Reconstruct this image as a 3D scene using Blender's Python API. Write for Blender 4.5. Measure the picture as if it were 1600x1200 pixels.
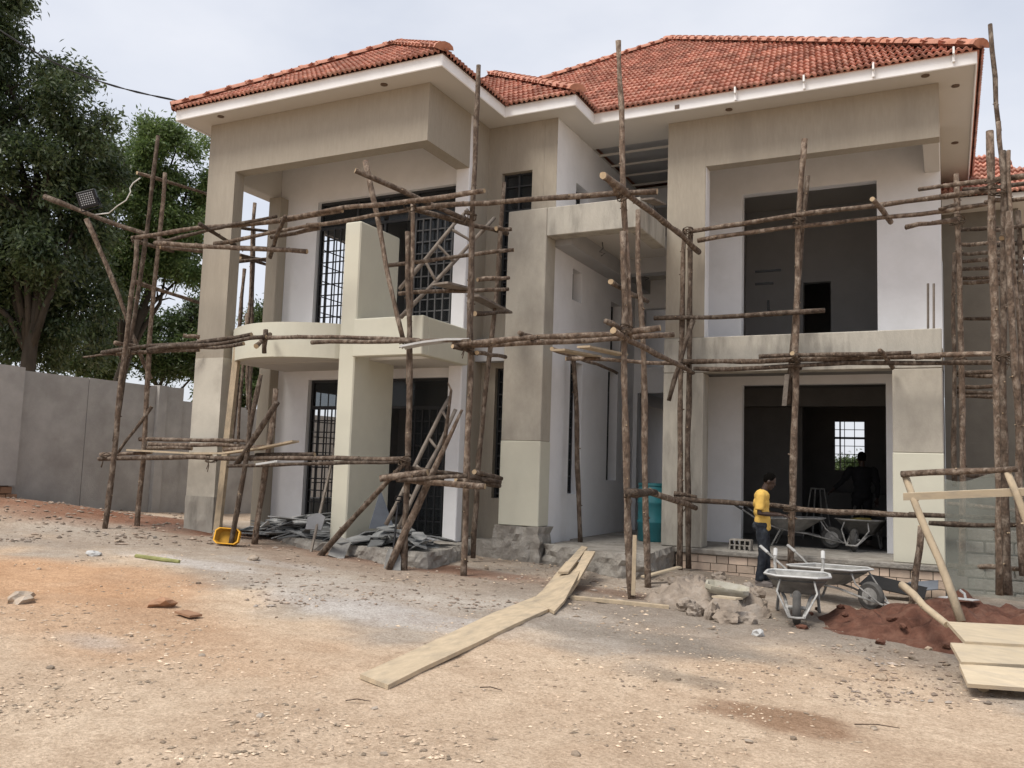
import bpy, bmesh, math, random
import numpy as np
from mathutils import Vector, Matrix
random.seed(7); rng = np.random.default_rng(7)
for o in list(bpy.data.objects): bpy.data.objects.remove(o)
SC = bpy.context.scene
COL = SC.collection
PI = math.pi
# ------------------------------------------------------------------ camera
F, YAW, PITCH, ROLL = 1352.2, -.46663, .095834, .0329014
CAM = Vector((0, 0, 1.75))
_fw = Vector((math.sin(YAW)*math.cos(PITCH), math.cos(YAW)*math.cos(PITCH), math.sin(PITCH)))
_rt = Vector((math.cos(YAW), -math.sin(YAW), 0)); _up = _rt.cross(_fw)
RT = math.cos(ROLL)*_rt + math.sin(ROLL)*_up; UP = -math.sin(ROLL)*_rt + math.cos(ROLL)*_up; FW = _fw
cd = bpy.data.cameras.new('camera'); cam = bpy.data.objects.new('camera', cd); COL.objects.link(cam)
cd.sensor_width = 36; cd.lens = F/1600*36; cd.clip_start = .1; cd.clip_end = 3000
m = Matrix((RT, UP, -FW)).transposed().to_4x4(); m.translation = CAM; cam.matrix_world = m
SC.camera = cam
# ------------------------------------------------------------------ sky, sun, exposure
SUN_EL, SUN_AZ = math.radians(58), math.radians(205)      # azimuth clockwise from +Y
w = bpy.data.worlds.new('World'); SC.world = w; w.use_nodes = True
nt = w.node_tree; nt.nodes.clear()
sky = nt.nodes.new('ShaderNodeTexSky'); sky.sky_type = 'NISHITA'; sky.sun_disc = False
sky.sun_elevation = SUN_EL; sky.sun_rotation = SUN_AZ; sky.dust_density = 3.0; sky.air_density = 1.0
tc = nt.nodes.new('ShaderNodeTexCoord'); mp = nt.nodes.new('ShaderNodeMapping'); mp.inputs['Scale'].default_value = (1, 1, 2.2)
nz = nt.nodes.new('ShaderNodeTexNoise'); nz.inputs['Scale'].default_value = 1.5; nz.inputs['Detail'].default_value = 6; nz.inputs['Roughness'].default_value = .5
rmp = nt.nodes.new('ShaderNodeValToRGB'); rmp.color_ramp.elements[0].position = .28; rmp.color_ramp.elements[1].position = .62
rmp.color_ramp.elements[0].color = (.45, .45, .45, 1); rmp.color_ramp.elements[1].color = (1, 1, 1, 1)
mul = nt.nodes.new('ShaderNodeVectorMath'); mul.operation = 'SCALE'; mul.inputs[3].default_value = .07
mix = nt.nodes.new('ShaderNodeMix'); mix.data_type = 'RGBA'; mix.inputs['B'].default_value = (.385, .395, .425, 1)
bg = nt.nodes.new('ShaderNodeBackground'); bg.inputs['Strength'].default_value = 1.0
wo = nt.nodes.new('ShaderNodeOutputWorld')
L = nt.links.new
L(tc.outputs['Generated'], mp.inputs['Vector']); L(mp.outputs[0], nz.inputs['Vector']); L(nz.outputs['Fac'], rmp.inputs['Fac'])
L(sky.outputs['Color'], mul.inputs[0]); L(rmp.outputs['Color'], mix.inputs['Factor']); L(mul.outputs[0], mix.inputs['A'])
L(mix.outputs['Result'], bg.inputs['Color']); L(bg.outputs[0], wo.inputs['Surface'])
sd = bpy.data.lights.new('sun', 'SUN'); sd.energy = 1.5; sd.angle = math.radians(24); sd.color = (1, .95, .87)
so = bpy.data.objects.new('sun', sd); COL.objects.link(so)
sdir = Vector((math.sin(SUN_AZ)*math.cos(SUN_EL), math.cos(SUN_AZ)*math.cos(SUN_EL), math.sin(SUN_EL)))
so.rotation_euler = sdir.to_track_quat('Z', 'Y').to_euler(); so.location = (0, -20, 40)
vs = SC.view_settings; vs.view_transform = 'Standard'; vs.look = 'None'; vs.exposure = 1.2; vs.gamma = 1; vs.use_curve_mapping = False

# ------------------------------------------------------------------ pixel helpers (photograph pixel -> point on a real plane)
def ray(x, y): x = float(x); y = float(y); return FW + (x-800)/F*RT - (y-600)/F*UP
def onY(x, y, Y): d = ray(x, y); return CAM + d*((Y-CAM.y)/d.y)
def onX(x, y, X): d = ray(x, y); return CAM + d*((X-CAM.x)/d.x)
def onZ(x, y, Z): d = ray(x, y); return CAM + d*((Z-CAM.z)/d.z)
# ------------------------------------------------------------------ noise
_lat = rng.random((128, 128))
def vnoise(x, y):
    x = np.asarray(x, float); y = np.asarray(y, float)
    xi = np.floor(x).astype(int); yi = np.floor(y).astype(int); fx = x-xi; fy = y-yi
    fx = fx*fx*(3-2*fx); fy = fy*fy*(3-2*fy)
    a = _lat[xi % 128, yi % 128]; b = _lat[(xi+1) % 128, yi % 128]; c = _lat[xi % 128, (yi+1) % 128]; d = _lat[(xi+1) % 128, (yi+1) % 128]
    return (a*(1-fx)+b*fx)*(1-fy)+(c*(1-fx)+d*fx)*fy
def fbm(x, y, o=4):
    s = 0; a = .5; t = 0
    for i in range(o): s = s+a*vnoise(x*2**i+17*i, y*2**i+31*i); t += a; a *= .5
    return s/t-.5
def gbase(x, y):
    x = np.asarray(x, float); y = np.asarray(y, float)
    z = np.clip(-.036*x-.02, 0, .62)
    z = z*np.clip((y+6)/14, .3, 1)
    z = z-np.clip((-11-x)/4, 0, 1)*np.clip((y-12)*.07, 0, .35)
    z = z+.30*np.exp(-(((x+16)/2.2)**2+((y-10.3)/1.6)**2))                # dirt bank by the boundary wall
    z = z+.10*np.exp(-(((x+13.2)/1.5)**2+((y-12.2)/.8)**2))
    z = z+.03*np.exp(-(((x+3.3)/1.3)**2+((y-13.6)/.8)**2))
    return z
def gz(x, y):
    x = np.asarray(x, float); y = np.asarray(y, float)
    near = np.clip((60-np.abs(x)-np.abs(y))/30, 0, 1)
    z = gbase(x, y)+(fbm(x*.5, y*.5)*.10+fbm(x*2.1+5, y*2.1)*.035)*near
    cl = np.clip(fbm(x*1.1+40, y*1.1)*5-.3, 0, 1)
    z = z+cl*fbm(x*6+9, y*6, 3)*.05*near
    return z
def G(px, py):
    z = .1
    for i in range(12):
        p = onZ(px, py, z); z = float(gz(p.x, p.y))
    return Vector((p.x, p.y, z))

# ------------------------------------------------------------------ materials
MATS = {}
def mat(name, col, rough=.85, var=.12, scale=6, bump=.15, bscale=40, metal=0, stain=None, sscale=1.5, stretch=(1, 1, 1), spec=.3, island=0, coords='Object'):
    if name in MATS: return MATS[name]
    M = bpy.data.materials.new(name); M.use_nodes = True; n = M.node_tree.nodes; k = M.node_tree.links.new
    b = n['Principled BSDF']; b.inputs['Roughness'].default_value = rough; b.inputs['Metallic'].default_value = metal
    b.inputs['Specular IOR Level'].default_value = spec
    g = n.new('ShaderNodeNewGeometry'); mpn = n.new('ShaderNodeMapping'); mpn.inputs['Scale'].default_value = stretch
    if coords == 'Object':
        t = n.new('ShaderNodeTexCoord'); k(t.outputs['Object'], mpn.inputs['Vector'])
    else: k(g.outputs['Position'], mpn.inputs['Vector'])
    no = n.new('ShaderNodeTexNoise'); no.inputs['Scale'].default_value = scale; no.inputs['Detail'].default_value = 7; no.inputs['Roughness'].default_value = .6
    k(mpn.outputs[0], no.inputs['Vector'])
    r = n.new('ShaderNodeValToRGB'); k(no.outputs['Fac'], r.inputs['Fac'])
    r.color_ramp.elements[0].position = .28; r.color_ramp.elements[1].position = .72
    r.color_ramp.elements[0].color = tuple(c*(1-var) for c in col)+(1,); r.color_ramp.elements[1].color = tuple(min(1, c*(1+var)) for c in col)+(1,)
    out = r.outputs['Color']
    if stain:
        n2 = n.new('ShaderNodeTexNoise'); n2.inputs['Scale'].default_value = sscale; n2.inputs['Detail'].default_value = 8; n2.inputs['Roughness'].default_value = .65
        k(mpn.outputs[0], n2.inputs['Vector'])
        r2 = n.new('ShaderNodeValToRGB'); k(n2.outputs['Fac'], r2.inputs['Fac']); r2.color_ramp.elements[0].position = .48; r2.color_ramp.elements[1].position = .7
        mx = n.new('ShaderNodeMix'); mx.data_type = 'RGBA'; k(r2.outputs['Color'], mx.inputs['Factor']); k(out, mx.inputs['A']); mx.inputs['B'].default_value = tuple(stain)+(1,)
        out = mx.outputs['Result']
    if island:
        oi = n.new('ShaderNodeObjectInfo'); ad = n.new('ShaderNodeMath'); ad.operation = 'ADD'; k(g.outputs['Random Per Island'], ad.inputs[0]); k(oi.outputs['Random'], ad.inputs[1])
        fr = n.new('ShaderNodeMath'); fr.operation = 'FRACT'; k(ad.outputs[0], fr.inputs[0])
        mr = n.new('ShaderNodeMapRange'); k(fr.outputs[0], mr.inputs['Value']); mr.inputs['To Min'].default_value = 1-island; mr.inputs['To Max'].default_value = 1+island
        hs = n.new('ShaderNodeHueSaturation'); k(out, hs.inputs['Color']); k(mr.outputs[0], hs.inputs['Value']); out = hs.outputs['Color']
    k(out, b.inputs['Base Color'])
    if bump:
        n3 = n.new('ShaderNodeTexNoise'); n3.inputs['Scale'].default_value = bscale; n3.inputs['Detail'].default_value = 5; k(mpn.outputs[0], n3.inputs['Vector'])
        bu = n.new('ShaderNodeBump'); bu.inputs['Strength'].default_value = bump; bu.inputs['Distance'].default_value = .02; k(n3.outputs['Fac'], bu.inputs['Height']); k(bu.outputs[0], b.inputs['Normal'])
    MATS[name] = M; return M
beige = mat('beige_plaster', (.335, .298, .243), .9, .07, 9, .25, 22, stretch=(3, 3, .5), stain=(.285, .253, .207), sscale=.5, coords='P')
cream = mat('cream_paint', (.56, .545, .45), .7, .03, 5, .06, 30, stain=(.54, .52, .43), sscale=1.2, coords='P')
white = mat('white_paint', (.76, .76, .77), .75, .025, 3, .05, 25, stain=(.68, .68, .68), sscale=.9, coords='P')
conc = mat('raw_concrete', (.40, .375, .325), .92, .1, 4, .3, 30, stain=(.24, .225, .195), sscale=1.6, stretch=(2.4, 2.4, .55), coords='P')
skim = mat('skim_plaster', (.40, .37, .315), .9, .06, 5, .15, 30, stain=(.30, .275, .235), sscale=1.1, stretch=(1.4, 1.4, .8), coords='P')
rough = mat('rough_cement', (.29, .27, .24), .97, .28, 7, 1.0, 22, stain=(.19, .165, .14), sscale=2.5, coords='P')
dim = mat('dim_room_plaster', (.17, .165, .16), .95, .1, 3, .2, 25, coords='P')  # darker copy of the interior plaster, ground-floor gloom put into its colour
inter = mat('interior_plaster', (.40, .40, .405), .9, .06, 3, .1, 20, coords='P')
soffm = mat('soffit_board', (.55, .525, .485), .8, .02, 2, .03, 20, coords='P')
facm = mat('fascia_paint', (.82, .82, .82), .6, .03, 4, .03, 20, stain=(.7, .68, .65), sscale=1, coords='P')
tilem = mat('clay_tile', (.38, .165, .12), .85, .28, 14, .3, 60, stain=(.50, .29, .215), sscale=4, island=.34, coords='P')
ridgem = mat('clay_ridge', (.45, .215, .15), .85, .15, 10, .2, 50, stain=(.36, .15, .09), sscale=3, island=.12, coords='P')
steel = mat('black_steel', (.018, .019, .021), .5, .2, 20, .05, 60, spec=.5)
greysteel = mat('grey_primer_steel', (.16, .16, .16), .6, .2, 20, .05, 60)
bark = mat('pole_bark', (.098, .069, .05), .9, .6, 22, 1.0, 55, stain=(.27, .22, .175), sscale=13, stretch=(1, 1, .55), island=.4, coords='P')
sawn = mat('sawn_wood_end', (.38, .285, .18), .85, .15, 14, .2, 60)
board = mat('sawn_board', (.43, .345, .24), .85, .14, 5, .25, 40, stain=(.30, .25, .185), sscale=2.4, stretch=(3, 1, 2), island=.14, coords='P')
newboard = mat('fresh_board', (.50, .415, .295), .8, .1, 5, .2, 40, stain=(.40, .34, .26), sscale=3, stretch=(1, 4, 4), island=.1, coords='P')
greybd = mat('weathered_wood', (.165, .14, .118), .9, .3, 9, .4, 40, stain=(.24, .21, .18), sscale=5, island=.2, coords='P')
wallm = mat('boundary_plaster', (.40, .385, .36), .93, .14, 2.6, .35, 30, stain=(.29, .275, .25), sscale=.55, coords='P')
brickm = mat('plinth_tile_brick', (.56, .44, .345), .85, .15, 8, .2, 40, stain=(.33, .275, .22), sscale=4, island=.22, coords='P')
orangebrick = mat('orange_brick', (.33, .19, .115), .9, .2, 9, .3, 40, island=.2)
mortar = mat('mortar', (.13, .115, .10), .95, .2, 10, .4, 40, coords='P')
stonem = mat('loose_stone', (.30, .235, .175), .95, .3, 9, .4, 40, stain=(.40, .37, .33), sscale=3, island=.4, coords='P')
redsoil = mat('red_soil', (.10, .044, .029), .97, .35, 9, 1.0, 24, stain=(.155, .08, .055), sscale=7, coords='P')
slabm = mat('broken_grey_tile', (.17, .175, .175), .7, .2, 5, .1, 40, stain=(.42, .42, .41), sscale=2, island=.45, coords='P')
galv = mat('galvanised_tray', (.20, .195, .185), .6, .2, 9, .2, 40, metal=.25, stain=(.34, .335, .32), sscale=3, coords='P')
limewash = mat('lime_splashed_rim', (.47, .47, .46), .8, .15, 12, .3, 40, stain=(.4, .4, .39), sscale=6, coords='P')
pipe = mat('dirty_pipe', (.22, .215, .205), .7, .3, 12, .2, 40, stain=(.5, .49, .47), sscale=5, coords='P')
rubber = mat('dusty_rubber', (.075, .072, .068), .9, .3, 12, .2, 50, coords='P')
drum = mat('teal_plastic', (.022, .145, .17), .38, .15, 4, .05, 20, spec=.5, stain=(.03, .17, .195), sscale=2, coords='P')
yellowp = mat('yellow_plastic', (.72, .36, .012), .5, .12, 9, .05, 30, stain=(.42, .2, .03), sscale=5, spec=.4, coords='P')
palep = mat('cement_caked_plastic', (.36, .335, .265), .8, .15, 9, .3, 40, stain=(.46, .44, .39), sscale=4, coords='P')
skin = mat('dark_skin', (.045, .026, .019), .5, .15, 12, .05, 50, spec=.4)
hairm = mat('black_hair', (.004, .0035, .003), 1, .2, 60, .3, 120, spec=.05)
shirtm = mat('yellow_cotton', (.70, .45, .11), .9, .08, 9, .25, 14)
jeans = mat('dark_denim', (.018, .021, .028), .9, .35, 9, .4, 60, stain=(.06, .07, .08), sscale=6)
shoem = mat('dusty_shoe', (.15, .13, .12), .85, .3, 14, .3, 40)
darkcloth = mat('black_cloth', (.012, .012, .014), .9, .2, 9, .3, 30)
blackp = mat('black_plastic', (.012, .012, .014), .5, .2, 10, .1, 40)
lampglass = mat('floodlight_led', (.42, .44, .46), .3, .1, 10, 0)
cablew = mat('white_cable', (.6, .6, .58), .6, .05, 10, 0)
darkhole = mat('downlight_bronze', (.10, .06, .035), .4, .2, 10, 0, spec=.6)
trunkm = mat('tree_bark', (.045, .037, .028), .95, .35, 5, .8, 12, stretch=(1, 1, .3), coords='P')
greenbamboo = mat('green_stick', (.25, .25, .10), .8, .3, 9, .2, 40, coords='P')
corr = mat('bluegrey_sheet', (.13, .145, .17), .6, .15, 6, .1, 30, coords='P')

def glass_mat():
    M = bpy.data.materials.new('dusty_glass'); M.use_nodes = True; n = M.node_tree.nodes; k = M.node_tree.links.new
    b = n['Principled BSDF']; b.inputs['Base Color'].default_value = (.03, .033, .036, 1); b.inputs['Roughness'].default_value = .12; b.inputs['Specular IOR Level'].default_value = .5
    t = n.new('ShaderNodeBsdfTransparent'); t.inputs[0].default_value = (.75, .78, .8, 1); mx = n.new('ShaderNodeMixShader'); mx.inputs[0].default_value = .45
    k(t.outputs[0], mx.inputs[1]); k(b.outputs[0], mx.inputs[2]); k(mx.outputs[0], n['Material Output'].inputs['Surface']); return M
glass = glass_mat()
def net_mat():
    M = bpy.data.materials.new('shade_net'); M.use_nodes = True; n = M.node_tree.nodes; k = M.node_tree.links.new
    b = n['Principled BSDF']; b.inputs['Base Color'].default_value = (.22, .23, .20, 1); b.inputs['Roughness'].default_value = .9
    t = n.new('ShaderNodeBsdfTransparent'); mx = n.new('ShaderNodeMixShader')
    g = n.new('ShaderNodeNewGeometry'); no = n.new('ShaderNodeTexNoise'); no.inputs['Scale'].default_value = 5; k(g.outputs['Position'], no.inputs['Vector'])
    r = n.new('ShaderNodeMapRange'); k(no.outputs['Fac'], r.inputs['Value']); r.inputs['To Min'].default_value = .35; r.inputs['To Max'].default_value = .7; k(r.outputs[0], mx.inputs[0])
    k(t.outputs[0], mx.inputs[1]); k(b.outputs[0], mx.inputs[2]); k(mx.outputs[0], n['Material Output'].inputs['Surface']); return M
netm = net_mat()
def leaf_mat(name, c1, c2):
    M = bpy.data.materials.new(name); M.use_nodes = True; n = M.node_tree.nodes; k = M.node_tree.links.new
    b = n['Principled BSDF']; b.inputs['Roughness'].default_value = .38; b.inputs['Specular IOR Level'].default_value = .5
    g = n.new('ShaderNodeNewGeometry'); no = n.new('ShaderNodeTexNoise'); no.inputs['Scale'].default_value = .55; no.inputs['Detail'].default_value = 4; k(g.outputs['Position'], no.inputs['Vector'])
    ad = n.new('ShaderNodeMath'); ad.operation = 'MULTIPLY_ADD'; k(g.outputs['Random Per Island'], ad.inputs[0]); ad.inputs[1].default_value = .45; k(no.outputs['Fac'], ad.inputs[2])
    r = n.new('ShaderNodeValToRGB'); k(ad.outputs[0], r.inputs['Fac']); r.color_ramp.elements[0].position = .4; r.color_ramp.elements[1].position = .95  # clump noise puts sunlit and shaded foliage and glints into the leaf colour
    r.color_ramp.elements[0].color = c1+(1,); r.color_ramp.elements[1].color = c2+(1,); k(r.outputs['Color'], b.inputs['Base Color'])
    tr = n.new('ShaderNodeBsdfTranslucent'); k(r.outputs['Color'], tr.inputs[0]); mx = n.new('ShaderNodeMixShader'); mx.inputs[0].default_value = .38
    k(b.outputs[0], mx.inputs[1]); k(tr.outputs[0], mx.inputs[2]); k(mx.outputs[0], n['Material Output'].inputs['Surface']); return M
leafA = leaf_mat('dark_leaves', (.020, .038, .014), (.11, .145, .06))
leafB = leaf_mat('bright_leaves', (.045, .09, .022), (.17, .235, .075))
leafC = leaf_mat('hedge_leaves', (.028, .055, .015), (.10, .14, .045))

# ------------------------------------------------------------------ mesh building
class MB:
    def __init__(s): s.v = []; s.f = []; s.mi = []
    def add(s, vs, fs, mi=0):
        n = len(s.v); s.v += [tuple(v) for v in vs]; s.f += [tuple(i+n for i in f) for f in fs]; s.mi += [mi]*len(fs); return s
    def box(s, x0, x1, y0, y1, z0, z1, c=0, mi=0):
        if c <= 0:
            return s.add([(x, y, z) for z in (z0, z1) for y in (y0, y1) for x in (x0, x1)],
                         [(0, 2, 3, 1), (4, 5, 7, 6), (0, 1, 5, 4), (2, 6, 7, 3), (0, 4, 6, 2), (1, 3, 7, 5)], mi)
        bm = bmesh.new(); bmesh.ops.create_cube(bm, size=1)
        for v in bm.verts: v.co = ((x0+x1)/2+v.co.x*(x1-x0), (y0+y1)/2+v.co.y*(y1-y0), (z0+z1)/2+v.co.z*(z1-z0))
        bmesh.ops.bevel(bm, geom=list(bm.edges), offset=c, segments=1, affect='EDGES')
        bm.verts.index_update(); s.add([v.co[:] for v in bm.verts], [[v.index for v in f.verts] for f in bm.faces], mi); bm.free(); return s
    def hexa(s, q, t, mi=0):            # quad q (4 points, top) with thickness t downwards along its normal
        q = [Vector(p) for p in q]; n = (q[1]-q[0]).cross(q[3]-q[0]).normalized()
        if n.z < 0: n = -n
        b = [p-n*t for p in q]
        return s.add([*q, *b], [(0, 1, 2, 3), (7, 6, 5, 4), (0, 4, 5, 1), (1, 5, 6, 2), (2, 6, 7, 3), (3, 7, 4, 0)], mi)
    def tube(s, pts, rad, n=8, cap=True, mi=0, capmi=None, jit=0):
        pts = [Vector(p) for p in pts]
        if not hasattr(rad, '__len__'): rad = [rad]*len(pts)
        base = len(s.v); ref = None
        for i, p in enumerate(pts):
            d = (pts[min(i+1, len(pts)-1)]-pts[max(i-1, 0)]).normalized()
            if ref is None: ref = d.orthogonal().normalized()
            ref = (ref-d*ref.dot(d)).normalized(); o = d.cross(ref)
            for j in range(n):
                a = 2*PI*j/n; rr = rad[i]*(1+(random.uniform(-jit, jit) if jit else 0))
                s.v.append(tuple(p+(ref*math.cos(a)+o*math.sin(a))*rr))
        for i in range(len(pts)-1):
            for j in range(n):
                a = base+i*n+j; b = base+i*n+(j+1) % n; s.f.append((a, b, b+n, a+n)); s.mi.append(mi)
        if cap:
            cm = mi if capmi is None else capmi
            s.f.append(tuple(base+j for j in reversed(range(n)))); s.mi.append(cm)
            e = base+(len(pts)-1)*n; s.f.append(tuple(e+j for j in range(n))); s.mi.append(cm)
        return s
    def ell(s, c, r, rot=None, nu=12, nv=8, mi=0):
        c = Vector(c); vs = []; fs = []
        for i in range(nv+1):
            t = PI*i/nv
            for j in range(nu):
                a = 2*PI*j/nu; p = Vector((r[0]*math.sin(t)*math.cos(a), r[1]*math.sin(t)*math.sin(a), r[2]*math.cos(t)))
                if rot: p = rot @ p
                vs.append(c+p)
        for i in range(nv):
            for j in range(nu): fs.append((i*nu+j, (i+1)*nu+j, (i+1)*nu+(j+1) % nu, i*nu+(j+1) % nu))
        return s.add(vs, fs, mi)
    def prism(s, poly, z0, z1, mi=0, ch=0):
        n = len(poly); a = sum(poly[i][0]*poly[(i+1) % n][1]-poly[(i+1) % n][0]*poly[i][1] for i in range(n))
        if a < 0: poly = poly[::-1]
        vs = [(x, y, z0) for x, y in poly]+[(x, y, z1) for x, y in poly]
        return s.add(vs, [tuple(reversed(range(n))), tuple(range(n, 2*n))]+[(i, (i+1) % n, n+(i+1) % n, n+i) for i in range(n)], mi)
    def build(s, name, mats, parent=None, smooth=False, loc=None):
        if not isinstance(mats, (list, tuple)): mats = [mats]
        off = Vector((0, 0, 0))
        if loc is not None: off = Vector(loc)
        elif parent is not None: off = wloc(parent)
        me = bpy.data.meshes.new(name); me.from_pydata([tuple(Vector(v)-off) for v in s.v], [], s.f)
        for mm in mats: me.materials.append(mm)
        if len(mats) > 1: me.polygons.foreach_set('material_index', s.mi)
        if smooth: me.polygons.foreach_set('use_smooth', [True]*len(me.polygons))
        me.update()
        o = bpy.data.objects.new(name, me); COL.objects.link(o)
        if parent is not None: o.parent = parent
        if loc is not None: o.location = off if parent is None else off-wloc(parent)
        return o
def wloc(o):
    v = Vector(o.location)
    while o.parent: o = o.parent; v += o.location
    return v
def empty(name, loc, label=None, cat=None, group=None):
    o = bpy.data.objects.new(name, None); COL.objects.link(o); o.location = loc; o.empty_display_size = .2
    return tag(o, label, cat, group)
def tag(o, label=None, cat=None, group=None, kind=None):
    if label: o['label'] = label
    if cat: o['category'] = cat
    if group: o['group'] = group
    if kind: o['kind'] = kind
    return o
def shade(o, ang=40):
    me = o.data; me.polygons.foreach_set('use_smooth', [True]*len(me.polygons))
    try: me.set_sharp_from_angle(angle=math.radians(ang))
    except Exception: pass
    return o

# ------------------------------------------------------------------ ground
def axis(lo, hi, fine, far):
    a = list(np.arange(lo, hi+1e-6, fine)); st = fine; x = hi; up = []
    while x < far: st *= 1.35; x += st; up.append(x)
    st = fine; x = lo; dn = []
    while x > -far: st *= 1.35; x -= st; dn.append(x)
    return np.array(dn[::-1]+a+up)
gx = axis(-18, 5, .075, 900); gy = axis(2.2, 17.5, .075, 900)
GX, GY = np.meshgrid(gx, gy, indexing='ij'); GZ = gz(GX, GY)
nx, ny = GX.shape
idx = np.arange(nx*ny).reshape(nx, ny)
faces = np.stack([idx[:-1, :-1], idx[1:, :-1], idx[1:, 1:], idx[:-1, 1:]], -1).reshape(-1, 4)
me = bpy.data.meshes.new('ground')
me.vertices.add(nx*ny); me.vertices.foreach_set('co', np.stack([GX, GY, GZ], -1).reshape(-1))
me.loops.add(faces.size); me.loops.foreach_set('vertex_index', faces.reshape(-1))
me.polygons.add(len(faces)); me.polygons.foreach_set('loop_start', np.arange(0, faces.size, 4)); me.polygons.foreach_set('loop_total', np.full(len(faces), 4))
me.polygons.foreach_set('use_smooth', np.ones(len(faces), bool)); me.update(calc_edges=True)
colr = np.empty((nx, ny, 3)); sand = np.array([.57, .465, .355]); colr[:] = sand
def patch(px, py, rx, ry, c, amt, k=2.2, wob=.9, rot=0):
    p = G(px, py); dx = GX-p.x; dy = GY-p.y; ca, sa = math.cos(rot), math.sin(rot)
    d = ((dx*ca+dy*sa)/rx)**2+((-dx*sa+dy*ca)/ry)**2
    mk = np.clip(1.25-d+fbm(GX*k+px, GY*k+py)*wob*2, 0, 1)*amt
    colr[:] = colr*(1-mk[..., None])+np.array(c)*mk[..., None]
_q = np.stack([GX-CAM.x, GY-CAM.y, GZ-CAM.z], -1); _d = np.maximum(_q @ np.array(FW), .5)
_u = 800+F*(_q @ np.array(RT))/_d; _v = 600-F*(_q @ np.array(UP))/_d
_bd = np.interp(_u, [0, 250, 420, 560, 850, 1000, 1250, 1400, 1600], [856, 885, 935, 1005, 1000, 1045, 1010, 1055, 1120])      # where builders' dust ends and sand begins
mk = np.clip((_bd-_v)/38+.5+fbm(GX*1.3, GY*1.3)*2.2, 0, 1)*np.clip((12-np.abs(GX+5))/4, 0, 1)
for k_ in range(3): colr[..., k_] = colr[..., k_]*(1-mk*.92)+(.39, .355, .31)[k_]*mk*.92
patch(1000, 880, 9, 1.6, (.30, .27, .235), .55, .9, 1.2)           # grey builders' dust along the house
patch(560, 880, 4.5, .9, (.30, .245, .20), .7, .9)
patch(1180, 975, 3.4, 1.5, (.27, .245, .215), .8, 1.2)
patch(1000, 1000, 1.7, .5, (.24, .215, .185), .7, 2.4)
patch(1320, 990, 1.2, .6, (.22, .20, .175), .6, 2.0)
patch(60, 900, 2.6, 1.2, (.52, .315, .18), .75, .9)               # orange earth on the left
patch(160, 980, 3.0, 1.0, (.50, .335, .215), .6, 1.1)
patch(60, 812, 3.4, 1.9, (.27, .155, .105), .95, 1.0)
patch(280, 825, 2.6, .75, (.235, .12, .08), .9, 1.3)               # red-brown soil under the scaffold
patch(560, 870, 2.4, .6, (.25, .165, .125), .7, 1.5)
patch(740, 895, 1.6, .45, (.24, .14, .10), .7, 1.8)
patch(650, 940, 2.6, 1.1, (.47, .445, .41), .75, 1.1)
patch(590, 955, 1.4, .5, (.50, .50, .50), .6, 1.6)               # lime dust
patch(300, 880, 1.3, .4, (.52, .51, .50), .75, 2.4)
patch(420, 880, 1.0, .3, (.43, .41, .39), .6, 2.4)
patch(150, 1005, .5, .25, (.44, .42, .40), .5, 3)
patch(960, 990, 1.6, .45, (.27, .25, .22), .6, 2.0)
patch(1060, 1060, .45, .22, (.24, .215, .18), .6, 4)
patch(1210, 1120, .55, .32, (.255, .155, .095), .75, 3)
patch(960, 925, 1.0, .35, (.21, .145, .11), .7, 2.0)
patch(1300, 1000, 1.3, .5, (.33, .30, .26), .6, 2.0)
ca = me.color_attributes.new('soil', 'FLOAT_COLOR', 'POINT')
ca.data.foreach_set('color', np.concatenate([colr, np.ones((nx, ny, 1))], -1).reshape(-1).astype(np.float32))
def ground_mat():
    M = bpy.data.materials.new('packed_earth'); M.use_nodes = True; n = M.node_tree.nodes; k = M.node_tree.links.new
    b = n['Principled BSDF']; b.inputs['Roughness'].default_value = .97; b.inputs['Specular IOR Level'].default_value = .1
    a = n.new('ShaderNodeVertexColor'); a.layer_name = 'soil'; g = n.new('ShaderNodeNewGeometry')
    def noise(sc, det=6, ro=.6):
        x = n.new('ShaderNodeTexNoise'); x.inputs['Scale'].default_value = sc; x.inputs['Detail'].default_value = det; x.inputs['Roughness'].default_value = ro; k(g.outputs['Position'], x.inputs['Vector']); return x
    def ramp(x, p0, p1, c0, c1):
        r = n.new('ShaderNodeValToRGB'); r.color_ramp.elements[0].position = p0; r.color_ramp.elements[1].position = p1; r.color_ramp.elements[0].color = (*c0, 1); r.color_ramp.elements[1].color = (*c1, 1); k(x.outputs['Fac'], r.inputs['Fac']); return r
    def mulc(a_, b_, f=1):
        q = n.new('ShaderNodeMix'); q.data_type = 'RGBA'; q.blend_type = 'MULTIPLY'; q.inputs['Factor'].default_value = f; k(a_, q.inputs['A']); k(b_, q.inputs['B']); return q.outputs['Result']
    r1 = ramp(noise(.9), .3, .7, (.86, .80, .76), (1.10, 1.10, 1.10)); r2 = ramp(noise(7, 8, .7), .3, .7, (.82, .79, .76), (1.12, 1.12, 1.12)); r3 = ramp(noise(38, 8, .78), .34, .66, (.62, .58, .55), (1.2, 1.2, 1.2))
    c = mulc(mulc(mulc(a.outputs['Color'], r1.outputs[0]), r2.outputs[0]), r3.outputs[0])
    k(c, b.inputs['Base Color'])
    bn = n.new('ShaderNodeBump'); bn.inputs['Strength'].default_value = 1.0; bn.inputs['Distance'].default_value = .025; k(noise(22, 8, .72).outputs['Fac'], bn.inputs['Height']); k(bn.outputs[0], b.inputs['Normal']); return M
me.materials.append(ground_mat())
ground = bpy.data.objects.new('ground', me); COL.objects.link(ground); ground['kind'] = 'structure'

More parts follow.
